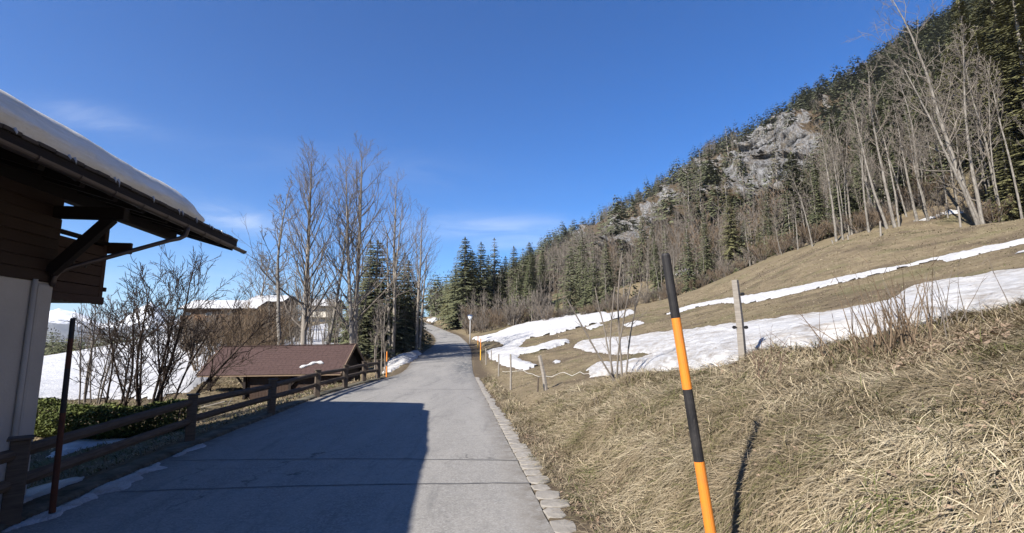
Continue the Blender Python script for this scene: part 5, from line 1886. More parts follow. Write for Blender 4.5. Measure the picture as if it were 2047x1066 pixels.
# tape lying in the grass between the posts
def tape():
    pts = []
    path = [(1000, 742), (1021, 752), (1035, 757), (1050, 764), (1073, 771), (1100, 768), (1140, 764), (1190, 760), (1240, 746), (1290, 744), (1340, 745), (1400, 744), (1450, 738), (1478, 730)]
    P = densify(path, 6)[:-1]
    k = len(P)
    P = P[P[:, 0].argsort()]
    W = cast(P[:, 0], P[:, 1]); W = W[~np.isnan(W[:, 0])]
    # keep it a gentle line
    ys = np.interp(np.linspace(0, 1, 60), np.linspace(0, 1, len(W)), np.convolve(np.pad(W[:, 1], 3, 'edge'), np.ones(7) / 7, 'valid'))
    xs = np.interp(np.linspace(0, 1, 60), np.linspace(0, 1, len(W)), np.convolve(np.pad(W[:, 0], 3, 'edge'), np.ones(7) / 7, 'valid'))
    zs = H(xs, ys) + 0.07 + 0.02 * np.sin(np.arange(60))
    m = MB(); m.tube(list(zip(xs.tolist(), ys.tolist(), zs.tolist())), 0.009, 5)
    o = m.build('fence_tape', M['tape']); tag(o, 'slack white fence tape lying in the grass below the snow', 'fence tape')


tape()

# ------------------------------------------------------------ shed with the red brown roof
def make_shed():
    O = Vector((-9.85, 29.5, 0.38)); L = 8.7; W = 4.2; HR = 1.62; GZ0 = -1.45
    e = empty('open_shed', (O.x, O.y, GZ0), math.atan2(-0.08, 1)); tag(e, 'low open wooden shed with red-brown shingle roof behind the railing', 'shed')
    e.rotation_euler = (0, -0.020, math.atan2(-0.08, 1))
    z0 = O.z - GZ0
    def P(x, y, z): return (x, y, z0 + z)        # x: 0 right end .. -L left end; y: 0 front eave .. W back eave
    roof = MB()
    for s in (0, 1):
        ye = 0 if s == 0 else W
        roof.add([P(0, ye, 0), P(-L, ye, 0), P(-L, W / 2, HR), P(0, W / 2, HR), P(0, ye, -0.07), P(-L, ye, -0.07), P(-L, W / 2, HR - 0.07), P(0, W / 2, HR - 0.07)],
                 [(0, 1, 2, 3), (7, 6, 5, 4), (0, 4, 5, 1), (0, 3, 7, 4), (1, 5, 6, 2)])
    ro = roof.build('roof', M['wood_beam'], e)
    # shingles: every tab its own little slab, joined
    rs = random.Random(8); m = MB(); rows = 15
    sl = math.hypot(W / 2, HR)
    for s in (0, 1):
        for i in range(rows):
            x = 0.03
            while x > -L - 0.02:
                w = rs.uniform(0.24, 0.34)
                f0 = i / rows; f1 = (i + 1.15) / rows
                f1 = min(f1, 1.0)
                lift = 0.013 + rs.uniform(-0.004, 0.007)
                def q(x_, f, up):
                    y_ = (W / 2) * f if s == 0 else W - (W / 2) * f
                    ny = (-HR if s == 0 else HR) / sl; nz = (W / 2) / sl
                    return P(x_, y_ + ny * up, HR * f + nz * up)
                ov = -0.02 if i == 0 else 0
                m.add([q(x, f0 + ov, lift), q(x - w + 0.012, f0 + ov, lift), q(x - w + 0.012, f1, 0.006), q(x, f1, 0.006), q(x, f0 + ov, 0.002), q(x - w + 0.012, f0 + ov, 0.002)],
                      [(0, 1, 2, 3), (0, 4, 5, 1)] if s == 0 else [(3, 2, 1, 0), (1, 5, 4, 0)])
                x -= w
    o = m.build('shingles', M['shingle'], ro); o['kind'] = 'stuff'
    rc = MB(); rc.bar(P(0.03, W / 2, HR + 0.03), P(-L - 0.03, W / 2, HR + 0.03), 0.2, 0.03); rc.build('ridge_cap', M['shingle'], ro)
    for x in (0.02, -L - 0.02):
        for ye in (-0.04, W + 0.04):
            b = MB(); b.bar(P(x, ye, -0.08), P(x, W / 2, HR - 0.02), 0.05, 0.17); b.build('barge_board', M['wood_trim'], ro)
    b = MB(); b.bar(P(0, -0.03, -0.09), P(-L, -0.03, -0.09), 0.05, 0.07); b.build('eaves_board', M['wood_trim'], ro)
    # gable infill
    for x in (-0.35, -L + 0.35):
        g = MB(); g.add([P(x, 0.2, -0.02), P(x, W - 0.2, -0.02), P(x, W / 2, HR - 0.16), P(x - 0.04, 0.2, -0.02), P(x - 0.04, W - 0.2, -0.02), P(x - 0.04, W / 2, HR - 0.16)], [(0, 1, 2), (5, 4, 3), (0, 3, 4, 1), (1, 4, 5, 2), (0, 2, 5, 3)])
        g.build('gable_board', M['wood_beam'], e)
    # posts, plate and braces
    for x in (-0.45, -3.2, -6.0, -L + 0.5):
        for y in (0.35, W - 0.35):
            b = MB(); b.box((x, y, z0 / 2 - 0.15), (0.15, 0.15, z0 + 0.2)); b.build('post', M['wood_beam'], e)
    for y in (0.35, W - 0.35):
        b = MB(); b.box((-L / 2, y, z0 - 0.0), (L - 0.5, 0.14, 0.16)); b.build('plate', M['wood_beam'], e)
    for x, s in ((-3.2, 1), (-6.0, -1), (-L + 0.5, 1)):
        b = MB(); b.bar((x, 0.35, z0 - 0.75), (x + 0.55 * s, 0.35, z0 - 0.1), 0.09, 0.09); b.build('brace', M['wood_beam'], e)
    # closed back part: boards
    k = 0; x = -0.5
    proto = None
    while x > -6.0:
        b = MB(); 
        if proto is None:
            b.box((0, 0, 0), (0.19, 0.03, z0 - 0.1)); proto = b.build('wall_board', M['wood_house'], e); o = proto
        else:
            o = proto.copy(); link(o, e)
        o.location = (x, 0.50 + rs.uniform(-0.006, 0.006), z0 / 2 + 0.02)
        x -= 0.2; k += 1
    for y in np.arange(0.6, W - 0.3, 0.2):
        o = proto.copy(); link(o, e); o.location = (-0.45, float(y), z0 / 2 + 0.02); o.rotation_euler = (0, 0, math.pi / 2)
    # remains of snow on the roof
    s = MB(); pts = []; n = 14
    for i in range(n + 1):
        t = i / n
        xx = -1.35 - 1.35 * t
        yy = 0.62 + 0.12 * math.sin(t * 5) - 0.12 * t
        pts.append((xx, yy, z0 + HR * yy / (W / 2) + 0.05))
    s.tube(pts, [0.02] + [0.085 + 0.03 * math.sin(i * 1.3) for i in range(n - 1)] + [0.02], 8)
    o = s.build('snow', M['snow'], None, smooth=True)
    bpy.context.view_layer.update()
    o.matrix_world = e.matrix_world.copy()
    tag(o, 'small sausage of leftover snow on the red-brown shed roof', 'snow', None, 'stuff')


make_shed()
bpl = MB(); bpl.bar((0, 0, 0), (1.1, 0.1, 0.28), 0.16, 0.04); o = bpl.build('plank', M['wood_grey']); o.location = (-15.3, 25.4, H1(-15.3, 25.4) + 0.25); tag(o, 'pale loose plank lying bent under the left end of the shed', 'plank')
bpl = MB(); bpl.bar((0, 0, -0.2), (0.35, 0.15, 0.55), 0.14, 0.04); o = bpl.build('plank', M['wood_grey']); o.location = (-14.2, 25.3, H1(-14.2, 25.3) + 0.1); tag(o, 'pale short plank leaning upright by the shed front', 'plank')

# ------------------------------------------------------------ lamp, sign
def make_lamp():
    p = place(939.5, 72); z = float(p[2])
    e = empty('street_lamp', (p[0], p[1], z)); tag(e, 'street lamp with pale cone head on the outer side of the bend', 'street lamp')
    top = CAMZ + float(ray(939, 630)[1]) * 72 - z
    m = MB(); m.tube([(0, 0, -0.3), (0, 0, top - 0.5)], [0.075, 0.05], 10); m.build('pole', M['metal'], e, smooth=True)
    m = MB(); m.tube([(0, 0, top - 0.75), (0, 0, top - 0.6), (0, 0, top - 0.12)], [0.07, 0.2, 0.36], 14); m.build('lamp_shade', M['lampglass'], e, smooth=True)
    m = MB(); m.tube([(0, 0, top - 0.12), (0, 0, top - 0.04), (0, 0, top + 0.05)], [0.42, 0.38, 0.05], 14); m.build('cap', M['lampblue'], e, smooth=True)


make_lamp()


def make_sign():
    D = 74; x = float(ray(817, 675)[0]) * D; z = H1(x, D)
    zc = CAMZ + float(ray(817, 637)[1]) * D
    e = empty('red_sign', (x, D, z)); tag(e, 'small red board half hidden behind the dark trunks at the bend', 'sign')
    m = MB(); m.box((0, 0, zc - z), (0.85, 0.04, 0.4)); m.build('panel', M['red'], e)
    for s in (-0.3, 0.3):
        m = MB(); m.box((s, 0.04, (zc - z) / 2 - 0.1), (0.06, 0.04, zc - z + 0.3)); m.build('post', M['metal'], e)


make_sign()

# ------------------------------------------------------------ houses on the rise at the left
def far_house(px0, px1, D, y_eave, y_ridge, label, snow_label, wall='wood_far', depth=8.0, rz=0.05, red=False):
    a0 = float(ray(px0, 675)[0]) * D; a1 = float(ray(px1, 675)[0]) * D
    cx = (a0 + a1) / 2; L = a1 - a0
    ze = CAMZ + float(ray((px0 + px1) / 2, y_eave)[1]) * D
    zr = CAMZ + float(ray((px0 + px1) / 2, y_ridge)[1]) * (D + depth / 2)
    zg = H1(cx, D + 2) - 1.0
    zg = min(zg, ze - 2.6)
    e = empty('far_chalet', (cx, D, zg), rz); tag(e, label, 'house')
    he = ze - zg; hr = zr - zg
    m = MB(); m.box((0, depth / 2, he * 0.22), (L - 1.6, depth - 1.2, he * 0.44 + 0.6)); m.build('ground_floor', M['plaster_far'], e)
    m = MB(); m.box((0, depth / 2, he * 0.72), (L - 1.5, depth - 1.1, he * 0.56)); m.build('upper_floor', M[wall], e)
    r = MB()
    for s in (0, 1):
        ye = -0.2 if s == 0 else depth + 0.2
        r.add([(-L / 2, ye, he), (L / 2, ye, he), (L / 2, depth / 2, hr), (-L / 2, depth / 2, hr), (-L / 2, ye, he - 0.22), (L / 2, ye, he - 0.22), (L / 2, depth / 2, hr - 0.22), (-L / 2, depth / 2, hr - 0.22)],
              [(0, 1, 2, 3), (7, 6, 5, 4), (0, 4, 5, 1), (0, 3, 7, 4), (1, 5, 6, 2)])
    r.build('roof', M['redtrim'] if red else M['wood_beam'], e)
    for s in (-1, 1):
        g = MB(); x = s * (L / 2 - 0.75)
        g.add([(x, 0.5, he - 0.1), (x, depth - 0.5, he - 0.1), (x, depth / 2, hr - 0.3), (x - s * .1, 0.5, he - 0.1), (x - s * .1, depth - 0.5, he - 0.1), (x - s * .1, depth / 2, hr - 0.3)], [(0, 1, 2), (3, 5, 4), (0, 2, 5, 3), (1, 4, 5, 2)])
        g.build('gable', M[wall], e)
    nw = max(2, int(L / 3.2))
    for k in range(nw):
        x = -L / 2 + 1.6 + (L - 3.2) * k / (nw - 1)
        for zc in (0.2 * he + 0.25, he * 0.70):
            w = MB(); w.box((x, 0.52, zc), (1.15, 0.12, 1.05)); f = w.build('window', M['plaster_far'], e)
            w = MB(); w.box((x, 0.455, zc), (0.95, 0.03, 0.85)); w.build('pane', M['glass'], f)
    b = MB(); b.box((0, 0.1, he * 0.47), (L - 1.5, 0.8, 0.12)); ba = b.build('balcony', M[wall], e)
    b = MB(); b.box((0, -0.28, he * 0.47 + 0.5), (L - 1.5, 0.06, 0.8)); b.build('parapet', M[wall], ba)
    # snow lying on the front slope
    s = MB(); n = 18; vs = []; fs = []
    for i in range(n + 1):
        x = -L / 2 + 0.35 + (L - 0.7) * i / n
        for (f, up) in ((0.02 + 0.02 * math.sin(i * 1.9), 0.02), (0.05, 0.16), (0.5, 0.2), (1.0, 0.16)):
            vs.append((x, -0.2 + (depth / 2 + 0.2) * f, he + (hr - he) * f + up))
    for i in range(n):
        for k in range(3):
            fs.append((i * 4 + k, (i + 1) * 4 + k, (i + 1) * 4 + k + 1, i * 4 + k + 1))
    s.add(vs, fs); o = s.build('snow', M['snow'], None, smooth=True)
    o.location = e.location; o.rotation_euler = e.rotation_euler
    tag(o, snow_label, 'snow', None, 'stuff')


M['redtrim'] = mat('red_roof_metal', lambda g: (0.11, 0.04, 0.032), 0.6, 0.3)
far_house(352, 512, 92, 617, 602, 'long wooden chalet with snowy roof on the rise behind the dark shrubs', 'white snow on the roof of the long chalet on the rise', depth=9)
far_house(486, 566, 108, 603, 592, 'second chalet with snow-streaked roof peeping over the first', 'patchy snow on the roof of the second chalet', depth=9, wall='wood_far')
far_house(598, 668, 100, 612, 600, 'pale house with snowy roof seen between the two tall bare trees', 'snow on the roof of the pale house between the trees', depth=8, wall='plaster_far', red=False)
# ------------------------------------------------------------ shrubs
def shrub(name, px, D, top, label, cat='shrub', mt='twig_dark', rz=0.0, wide=1.0, tilt=(0, 0), seed=1, **kw):
    p = place(px, D)
    h = CAMZ + float(ray(px, top)[1]) * D - p[2]
    kw.setdefault('h', h)
    pr = proto_bare(name, seed, mt, mt, **kw)
    T, _, _ = bare_tree(seed, **kw)
    pr.parts = [('stem', np_mesh('stem', *tubes_mesh(T[14 * k:14 * k + 14], kw.get('trunk_sides', 7)), [M[mt]], True)) for k in range(len(T) // 14)] + [('twigs', pr.parts[1][1])]
    return pr.put(tuple(p), h, rz, label, cat, None, tilt, wide)


shrub('bare_shrub', 300, 19.5, 515, 'big dark many-stemmed bare shrub behind the hedge', stems=5, spread=0.24, r0=0.06, n1=40, ratio=0.50, ang=44, start=0.22, up=0.6, n2=8, n3=4, n4=1, twig_r=0.010, wob=0.2, seed=5)
shrub('bare_shrub', 345, 20.5, 560, 'dark bare shrub with stems sweeping right in front of the snowy field', stems=4, spread=0.3, r0=0.055, n1=32, ratio=0.50, ang=42, start=0.25, up=0.9, n2=8, n3=4, n4=1, twig_r=0.010, wob=0.18, seed=6, tilt=(0, 0.24))
shrub('bare_shrub', 238, 19, 590, 'smaller dark shrub with crossing branches left of the big bare one', stems=3, spread=0.22, r0=0.045, n1=24, ratio=0.46, ang=44, start=0.2, up=0.6, n2=6, n3=3, twig_r=0.010, wob=0.22, seed=7)
shrub('bare_shrub', 180, 24, 575, 'slender pale bare shrub close to the chalet wall', mt='twig', stems=3, spread=0.1, r0=0.04, n1=30, ratio=0.26, ang=34, start=0.25, up=0.8, n2=6, n3=3, twig_r=0.009, wob=0.12, seed=8)
shrub('bare_shrub', 205, 25, 600, 'second slender bare shrub in front of the snowy field', mt='twig', stems=3, spread=0.12, r0=0.035, n1=26, ratio=0.28, ang=34, start=0.3, up=0.8, n2=5, n3=3, twig_r=0.009, wob=0.12, seed=9)
for i, (px, D, top, mt, lab) in enumerate([(405, 36, 625, 'twig_brown', 'brown twiggy bush behind the left end of the shed'), (450, 40, 600, 'twig_brown', 'dense brown bush right of it rising over the shed ridge'), (490, 44, 590, 'twig_brown', 'tall tan bush in front of the long chalet'),
                                           (532, 42, 585, 'twig_brown', 'tan twiggy bush behind the middle of the shed roof'), (570, 48, 600, 'twig', 'greyish bush between tan bush and tall bare tree'), (470, 52, 620, 'twig_brown', 'brown bush on the slope below the second chalet'),
                                           (395, 48, 625, 'twig', 'sparse grey bush in the snowy field near the long chalet'), (515, 34, 640, 'twig_brown', 'low brown bush just behind the shed ridge')]):
    shrub('bare_bush', px, D, top, lab, 'bush', mt, rz=i * 1.1, stems=8, spread=0.35, r0=0.04, n1=42, ratio=0.40, ang=38, start=0.12, up=0.7, n2=7, n3=4, twig_r=0.011, wob=0.16, seed=20 + i, trunk_sides=5)
for k in range(26):
    px = rf.uniform(360, 590); D = rf.uniform(44, 84)
    p = place(px, D)
    BUSH[k % 2].put(tuple(p), rf.uniform(2.5, 5.0), rf.uniform(0, 6.28), 'brownish leafless bush on the rise below the chalets', 'bush', 'bushes on the rise below the chalets', wide=1.3)
# thicket of saplings below the tall trees
for k in range(60):
    px = rf.uniform(540, 850); D = rf.uniform(37, 70)
    p = place(px, D)
    if p[0] > float(roadL(D)) - 1.5: continue
    if px < 760 and D < 40: continue
    SAP[k % 2].put(tuple(p), rf.uniform(3.5, 8), rf.uniform(0, 6.28), 'thin bare sapling in the thicket left of the road', 'sapling', 'saplings in the thicket left of the road', tilt=(rf.uniform(-.08, .08), rf.uniform(-.08, .08)), wide=1.2)
# brush at the mouth of the forest, right of the bend
bl = ['brush beside the street lamp', 'twiggy bush below the spruce group']
for k in range(46):
    px = rf.uniform(885, 1100); D = rf.uniform(80, 104)
    if px < 960: D = rf.uniform(86, 110)
    p = place(px, D)
    if p[0] < float(roadR(min(D, 150))) + 1.6: continue
    pr = (BUSH + SAP)[k % 5]
    pr.put(tuple(p), rf.uniform(2.5, 6.5) if k % 5 < 3 else rf.uniform(5, 9), rf.uniform(0, 6.28), 'leafless brush at the foot of the spruces beyond the bend', 'bush', 'brush below the spruces beyond the bend', wide=1.2)
for k in range(90):
    px = rf.uniform(1080, 2080)
    lo = np.interp(px, [1010, 1100, 1200, 1400, 1600, 1750, 1850, 2047, 2200], [90, 92, 92, 84, 73, 62, 59, 49, 40])
    p = place(px, lo + rf.uniform(-1, 6))
    BUSH[k % 3].put(tuple(p), rf.uniform(1.8, 4.2), rf.uniform(0, 6.28), 'leafless bush along the upper edge of the meadow', 'bush', 'bushes along the forest edge', wide=1.25)
# small tree on the bank crest and the shoots in front
shrub('young_tree', 1236, 14.2, 470, 'thin young multi-stemmed tree at the left end of the big snow band', 'tree', 'twig_pale', rz=0.5, stems=5, spread=0.15, r0=0.019, n1=20, ratio=0.20, ang=36, start=0.35, up=0.4, n2=4, n3=0, twig_r=0.005, wob=0.10, tn_=0.04, seed=41, trunk_sides=5)
shrub('young_tree', 1232, 14.0, 545, 'single thin stem leaning far left beside the young tree', 'tree', 'twig_pale', rz=0.0, stems=1, r0=0.016, n1=6, ratio=0.12, ang=32, start=0.4, up=0.4, n2=2, n3=0, twig_r=0.006, wob=0.05, seed=42, trunk_sides=5, tilt=(0, -0.50))


def shoots(px, D, n, lmin, lmax, spread, r, mt, label, seed, name='bare_shrub'):
    rr = np.random.default_rng(seed)
    c = place(px, D)
    e = empty(name, tuple(c)); tag(e, label, 'shrub')
    segs = []; tw = []
    for k in range(n):
        b = rr.normal(0, 0.26, 2); L = rr.uniform(lmin, lmax)
        az = rr.uniform(0, 6.28); s = abs(rr.normal(0, spread))
        d = unit(np.array([math.cos(az) * s - 0.12, math.sin(az) * s, 1.0]))
        p = np.array([b[0], b[1], H1(c[0] + b[0], c[1] + b[1]) - c[2] - 0.05])
        for i in range(7):
            d = unit(d + rr.normal(0, 0.045, 3))
            q = p + d * L / 7
            segs.append((p, q, r * (1 - i / 8), r * (1 - (i + 1) / 8)))
            if i > 1 and rr.random() < 0.35:
                dd = unit(d + rr.normal(0, 0.5, 3)); tw.append((q, q + dd * L * 0.13, r * 0.4, r * 0.2))
            p = q
    for k in range(n):
        V, F = tubes_mesh(segs[7 * k:7 * k + 7], 5)
        link(bpy.data.objects.new('stem', np_mesh('stem', V, F, [M[mt]], True)), e)
    if tw:
        V, F = tubes_mesh(tw, 3)
        o = link(bpy.data.objects.new('twigs', np_mesh('twigs', V, F, [M[mt]])), e); o['kind'] = 'stuff'


shoots(1790, 7.0, 60, 0.5, 1.35, 0.40, 0.012, 'twig_brown', 'clump of upright bare shoots on the bank crest at right', 1)
shoots(1725, 7.2, 34, 0.3, 0.85, 0.6, 0.009, 'twig_brown', 'lower spreading shoots just left of the upright clump', 2)
shoots(1870, 7.4, 22, 0.4, 1.05, 0.4, 0.009, 'twig', 'thin sparse shoots right of the upright clump', 3)
shoots(1535, 7.7, 40, 0.25, 0.65, 0.8, 0.007, 'twig_red', 'low reddish shoots below the grassy tussock', 4)
shoots(1245, 12.5, 16, 0.2, 0.5, 0.6, 0.006, 'twig', 'low dead stalks at the foot of the thin young tree', 5)
shoots(1192, 8.2, 3, 0.25, 0.4, 0.2, 0.005, 'twig_dark', 'single dead stalk standing alone on the grassy bank', 6)


# ------------------------------------------------------------ hedge
def make_hedge():
    rr = np.random.default_rng(3)
    n = 26000
    t = rr.uniform(0, 1, n)
    x0, x1 = -17.9, -11.6
    X = x0 + (x1 - x0) * t
    top = 1.15 + 0.28 * fbm(X * 0.8, X * 0 + 2, 3)
    a = rr.uniform(0, 2 * np.pi, n); q = np.sqrt(rr.uniform(0.45, 1, n))
    Yo = np.cos(a) * q * 0.75; Zo = (0.5 + 0.5 * np.sin(a) * q) * top
    nz = 0.12 * fbm(X * 2.2, Zo * 2.2 + 5, 3)
    Y = 18.2 + 0.25 * np.sin(X) + Yo * (1 + nz * 2)
    base = H(X, Y)
    P = np.c_[X, Y, base + Zo * (1 + nz)]
    s = rr.uniform(0.035, 0.08, n)
    d1 = rr.normal(0, 1, (n, 3)); d1[:, 2] = np.abs(d1[:, 2]) * 0.6 - 0.2; d1 /= np.linalg.norm(d1, axis=1, keepdims=True)
    d2 = np.cross(d1, rr.normal(0, 1, (n, 3))); d2 /= np.linalg.norm(d2, axis=1, keepdims=True)
    V = np.stack([P - d2 * s[:, None] * .45, P + d1 * s[:, None], P + d2 * s[:, None] * .45, P - d1 * s[:, None] * 0.6], 1).reshape(-1, 3)
    F = np.arange(4 * n).reshape(-1, 4)
    v = np.repeat(np.clip(rr.uniform(0, 1, n) * 0.6 + 0.4 * sstep(-0.2, 0.4, fbm(X * 1.5, Y * 1.5 + Zo, 3)), 0, 1), 4)
    e = empty('hedge', (-14.7, 18.2, H1(-14.7, 18.2))); tag(e, 'clipped evergreen hedge between the chalet and the snowy field', 'hedge')
    o = link(bpy.data.objects.new('foliage', np_mesh('foliage', V - np.array([[-14.7, 18.2, e.location.z]]), F, [M['hedge']], False, {'v': v})), e)
    st = []
    for k in range(26):
        x = rr.uniform(x0, x1); y = 18.2 + rr.uniform(-.25, .25); z = H1(x, y)
        st.append((np.array([x, y, z - .1]) - np.array([-14.7, 18.2, e.location.z]), np.array([x + rr.uniform(-.2, .2), y, z + .95]) - np.array([-14.7, 18.2, e.location.z]), 0.03, 0.012))
    V, F = tubes_mesh(st, 5); o = link(bpy.data.objects.new('stems', np_mesh('stems', V, F, [M['bark_dark']])), e); o['kind'] = 'stuff'


make_hedge()


# ------------------------------------------------------------ grass
def near_snow(x, y, pad=0.0):
    m = np.zeros(x.shape, bool)
    for W in SNOW:
        bx = (x > W[:, 0].min() - 1) & (x < W[:, 0].max() + 1) & (y > W[:, 1].min() - 1) & (y < W[:, 1].max() + 1)
        if bx.any():
            idx = np.where(bx)[0]
            sd = sdist(x[idx], y[idx], W)
            m[idx] |= sd > pad
    return m


def blades(x, y, length, width, lay, seed, name, label, comb=0.8, segs=2, vlo=0.0, vhi=1.0, curl=0.5, flow=None):
    """strands rising from the ground and bending over down the slope"""
    rr = np.random.default_rng(seed)
    n = len(x)
    z = H(x, y)
    e = 0.15
    gx = (H(x + e, y) - H(x - e, y)) / (2 * e); gy = (H(x, y + e) - H(x, y - e)) / (2 * e)
    N = np.c_[-gx, -gy, np.ones(n)]; N /= np.linalg.norm(N, axis=1, keepdims=True)
    down = -np.c_[gx, gy]; dn = np.linalg.norm(down, axis=1, keepdims=True); down = down / np.maximum(dn, 0.05)
    ang = np.arctan2(down[:, 1], down[:, 0]) + 1.5 * fbm(x * 1.3, y * 1.3, 3) + rr.normal(0, 0.55, n)
    loose = rr.random(n) > comb
    ang = np.where(loose, rr.uniform(0, 6.28, n), ang)
    hd = np.c_[np.cos(ang), np.sin(ang), np.zeros(n)]
    hd[:, 2] = gx * hd[:, 0] + gy * hd[:, 1]
    hd /= np.linalg.norm(hd, axis=1, keepdims=True)
    el = np.clip(rr.normal(lay, 0.28, n), 0.05, 1.5)
    L = length * rr.uniform(0.5, 1.3, n); Wd = width * rr.uniform(0.6, 1.4, n)
    side = np.cross(hd, N); side /= np.linalg.norm(side, axis=1, keepdims=True)
    p = np.c_[x, y, z - 0.01]
    rows = [(p, Wd)]
    a = el.copy()
    for k in range(segs):
        d = hd * np.cos(a)[:, None] + N * np.sin(a)[:, None]
        p = p + d * (L / segs)[:, None]
        rows.append((p, Wd * (0.8 if k < segs - 1 else 0.12)))
        a = a - curl * (1.2 if k == 0 else 1.6)
    V = np.stack([q + s * side * w[:, None] / 2 for q, w in rows for s in (-1, 1)], 1)
    nv = 2 * (segs + 1)
    F = np.concatenate([np.stack([np.arange(n) * nv + 2 * k, np.arange(n) * nv + 2 * k + 1, np.arange(n) * nv + 2 * k + 3, np.arange(n) * nv + 2 * k + 2], 1) for k in range(segs)])
    clump = fbm(x * 1.7 + 8, y * 1.7, 3)
    patchy = fbm(x * 0.45 + 3, y * 0.45 + 6, 4, 0.6)
    v = np.clip(vlo + (vhi - vlo) * (rr.beta(1.8, 1.7, n) + 0.4 * clump + 0.5 * patchy), 0.05, 1)
    green = (rr.random(n) < 0.035) | ((fbm(x * 0.6 + 31, y * 0.6, 3) > 0.34) & (rr.random(n) < 0.22))
    v = np.where(green, 0.03, v)
    me = np_mesh(name, V.reshape(-1, 3), F, [M['straw']], False, {'v': np.repeat(v, nv)})
    o = link(bpy.data.objects.new(name, me)); tag(o, label, 'grass', None, 'stuff')
    return o


def scatter_polar(n, r0, r1, a0, a1, pw, seed):
    rr = np.random.default_rng(seed)
    t = rr.uniform(0, 1, n)
    r = (r0 ** pw + (r1 ** pw - r0 ** pw) * t) ** (1 / pw)
    a = rr.uniform(a0, a1, n)
    return r * np.sin(a), r * np.cos(a)


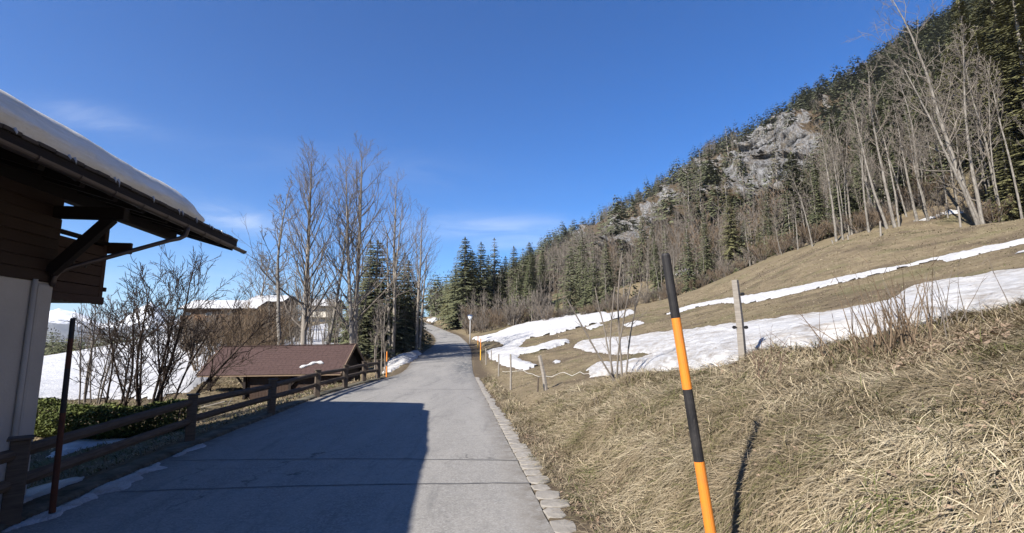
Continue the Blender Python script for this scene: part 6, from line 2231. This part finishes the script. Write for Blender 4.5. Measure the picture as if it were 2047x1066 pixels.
def grass_all():
    rad = math.radians
    # matted long grass on the near bank; clumped
    x, y = scatter_polar(360000, 2.2, 17, rad(-8), rad(62), 0.75, 1)
    dR = x - roadR(y)
    dens = 0.55 + 0.9 * fbm(x * 1.9, y * 1.9, 3) 
    rr = np.random.default_rng(2)
    k = (dR > 0.72 + 0.18 * perlin(y * 2.0, y * 0)) & (rr.random(len(x)) < dens + 0.35) & (rr.random(len(x)) < sstep(0.7, 1.2, dR) + 0.25)
    x, y = x[k], y[k]
    k = ~near_snow(x, y, 0.22) & (~near_snow(x, y, -0.05) | (rr.random(len(x)) < 0.10))
    x, y = x[k], y[k]
    d = np.hypot(x, y)
    blades(x, y, 0.20 + 0.006 * d, 0.0028 + 0.0006 * d, 0.24, 3, 'dry_grass', 'matted straw-coloured grass covering the roadside bank', comb=0.84, segs=2, curl=0.22)
    print('bank blades', len(x))
    # farther: meadow turf
    x, y = scatter_polar(230000, 12, 75, rad(-10), rad(54), 0.35, 5)
    dR = x - roadR(y)
    rr = np.random.default_rng(6)
    k = (dR > 0.8) & (rr.random(len(x)) < 0.55 + 0.9 * fbm(x * 0.5, y * 0.5, 3) + 0.4 * np.exp(-((dR - 2) / 2.5) ** 2))
    x, y = x[k], y[k]
    k = ~near_snow(x, y, 0.4) & (~near_snow(x, y, -0.15) | (rr.random(len(x)) < 0.06))
    x, y = x[k], y[k]
    d = np.hypot(x, y)
    blades(x, y, 0.05 + 0.0026 * d, 0.005 + 0.0009 * d, 0.14, 7, 'meadow_grass', 'short brownish winter grass of the sloping meadow', comb=0.7, segs=2, vlo=-0.12, vhi=0.85)
    print('meadow blades', len(x))
    # left side of the road
    x, y = scatter_polar(90000, 8, 80, rad(-52), rad(-6), 0.5, 8)
    dL = roadL(y) - x
    k = dL > 0.55
    k &= ~((x < -9.0) & (y < 9.6))
    x, y = x[k], y[k]; k = ~near_snow(x, y, -0.1); x, y = x[k], y[k]
    d = np.hypot(x, y)
    blades(x, y, 0.10 + 0.004 * d, 0.006 + 0.0009 * d, 0.6, 9, 'rough_grass', 'rough dry grass and weeds left of the road', comb=0.4, segs=2, vlo=-0.1, vhi=0.75)
    # tussocks and fringe over the gutter
    rr = np.random.default_rng(12)
    C = [(4.35, 8.0, 0.55, 2600), (2.9, 13.1, 0.45, 1200), (3.2, 6.3, 0.4, 900), (4.6, 6.6, 0.5, 1500), (5.4, 7.0, 0.5, 1500)]
    xs = []; ys = []
    for cx, cy, s, n in C:
        xs.append(rr.normal(cx, s, n)); ys.append(rr.normal(cy, s * 0.8, n))
    for k in range(230):
        cy = rr.uniform(4, 30) ; cx = float(roadR(cy)) + rr.uniform(0.45, 1.05); n = 45
        xs.append(rr.normal(cx, 0.08, n)); ys.append(rr.normal(cy, 0.1, n))
    for k in range(260):
        r = rr.uniform(4, 16); a = rr.uniform(rad(2), rad(52)); cx = r * math.sin(a); cy = r * math.cos(a)
        if cx < float(roadR(cy)) + 1: continue
        n = 50; xs.append(rr.normal(cx, 0.09, n)); ys.append(rr.normal(cy, 0.09, n))
    x = np.concatenate(xs); y = np.concatenate(ys)
    k = ~near_snow(x, y, 0.0); x, y = x[k], y[k]; d = np.hypot(x, y)
    blades(x, y, 0.26 + 0.004 * d, 0.0038 + 0.0006 * d, 0.65, 13, 'grass_tussocks', 'longer straw tussocks standing out of the matted bank grass', comb=0.65, segs=3, curl=0.42, vlo=0.05, vhi=0.9)
    # broken stalks and dead leaves strewn over the bank
    n = 5000
    r = rr.uniform(3, 14, n); a = rr.uniform(rad(-2), rad(58), n); xx = r * np.sin(a); yy = r * np.cos(a)
    k = (xx > roadR(yy) + 0.9) & (fbm(xx * 0.7, yy * 0.7, 3) > 0.0); xx, yy = xx[k], yy[k]
    k = ~near_snow(xx, yy, 0.3); xx, yy = xx[k], yy[k]; n = len(xx)
    zz = H(xx, yy) + rr.uniform(0.02, 0.07, n); P = np.c_[xx, yy, zz]; s = rr.uniform(0.012, 0.04, n)
    d1 = rr.normal(0, 1, (n, 3)) * np.array([1, 1, 0.4]); d1 /= np.linalg.norm(d1, axis=1, keepdims=True)
    d2 = np.cross(d1, rr.normal(0, 0.4, (n, 3)) + np.array([-.3, 0, 1])); d2 /= np.linalg.norm(d2, axis=1, keepdims=True)
    V = np.stack([P - d1 * s[:, None], P - d2 * s[:, None] * .5, P + d1 * s[:, None], P + d2 * s[:, None] * .5 + np.array([0, 0, .008])], 1).reshape(-1, 3)
    o = link(bpy.data.objects.new('dead_leaves', np_mesh('dead_leaves', V, np.arange(4 * n).reshape(-1, 4), [M['leaf']])))
    tag(o, 'scattered curled dead leaves lying on the straw of the bank', 'leaves', None, 'stuff')
    # dead leaves in the gutter and below the shoots
    n = 2600
    yy = rr.uniform(3, 26, n); xx = roadR(yy) + rr.uniform(0.42, 1.0, n)
    m = 2200
    c = place(1790, 6.8)
    xx = np.r_[xx, rr.normal(c[0], 0.42, m)]; yy = np.r_[yy, rr.normal(c[1] - 0.35, 0.35, m)]
    s = np.r_[rr.uniform(0.012, 0.035, n), rr.uniform(0.03, 0.06, m)] * 1.0
    zz = H(xx, yy) + 0.02 + rr.uniform(0, 0.02, n + m)
    P = np.c_[xx, yy, zz]
    d1 = rr.normal(0, 1, (n + m, 3)) * np.array([1, 1, 0.35]); d1 /= np.linalg.norm(d1, axis=1, keepdims=True)
    d2 = np.cross(d1, rr.normal(0, 0.3, (n + m, 3)) + np.array([0, 0, 1])); d2 /= np.linalg.norm(d2, axis=1, keepdims=True)
    V = np.stack([P - d1 * s[:, None], P - d2 * s[:, None] * .5, P + d1 * s[:, None], P + d2 * s[:, None] * .5 + np.array([0, 0, .008])], 1).reshape(-1, 3)
    o = link(bpy.data.objects.new('dead_leaves', np_mesh('dead_leaves', V, np.arange(4 * (n + m)).reshape(-1, 4), [M['leaf']])))
    tag(o, 'small dead leaves and debris in the gutter and under the shoots', 'leaves', None, 'stuff')


grass_all()
tot = sum(len(m.polygons) for m in bpy.data.meshes if m.users)
print('polygons in unique meshes', tot)
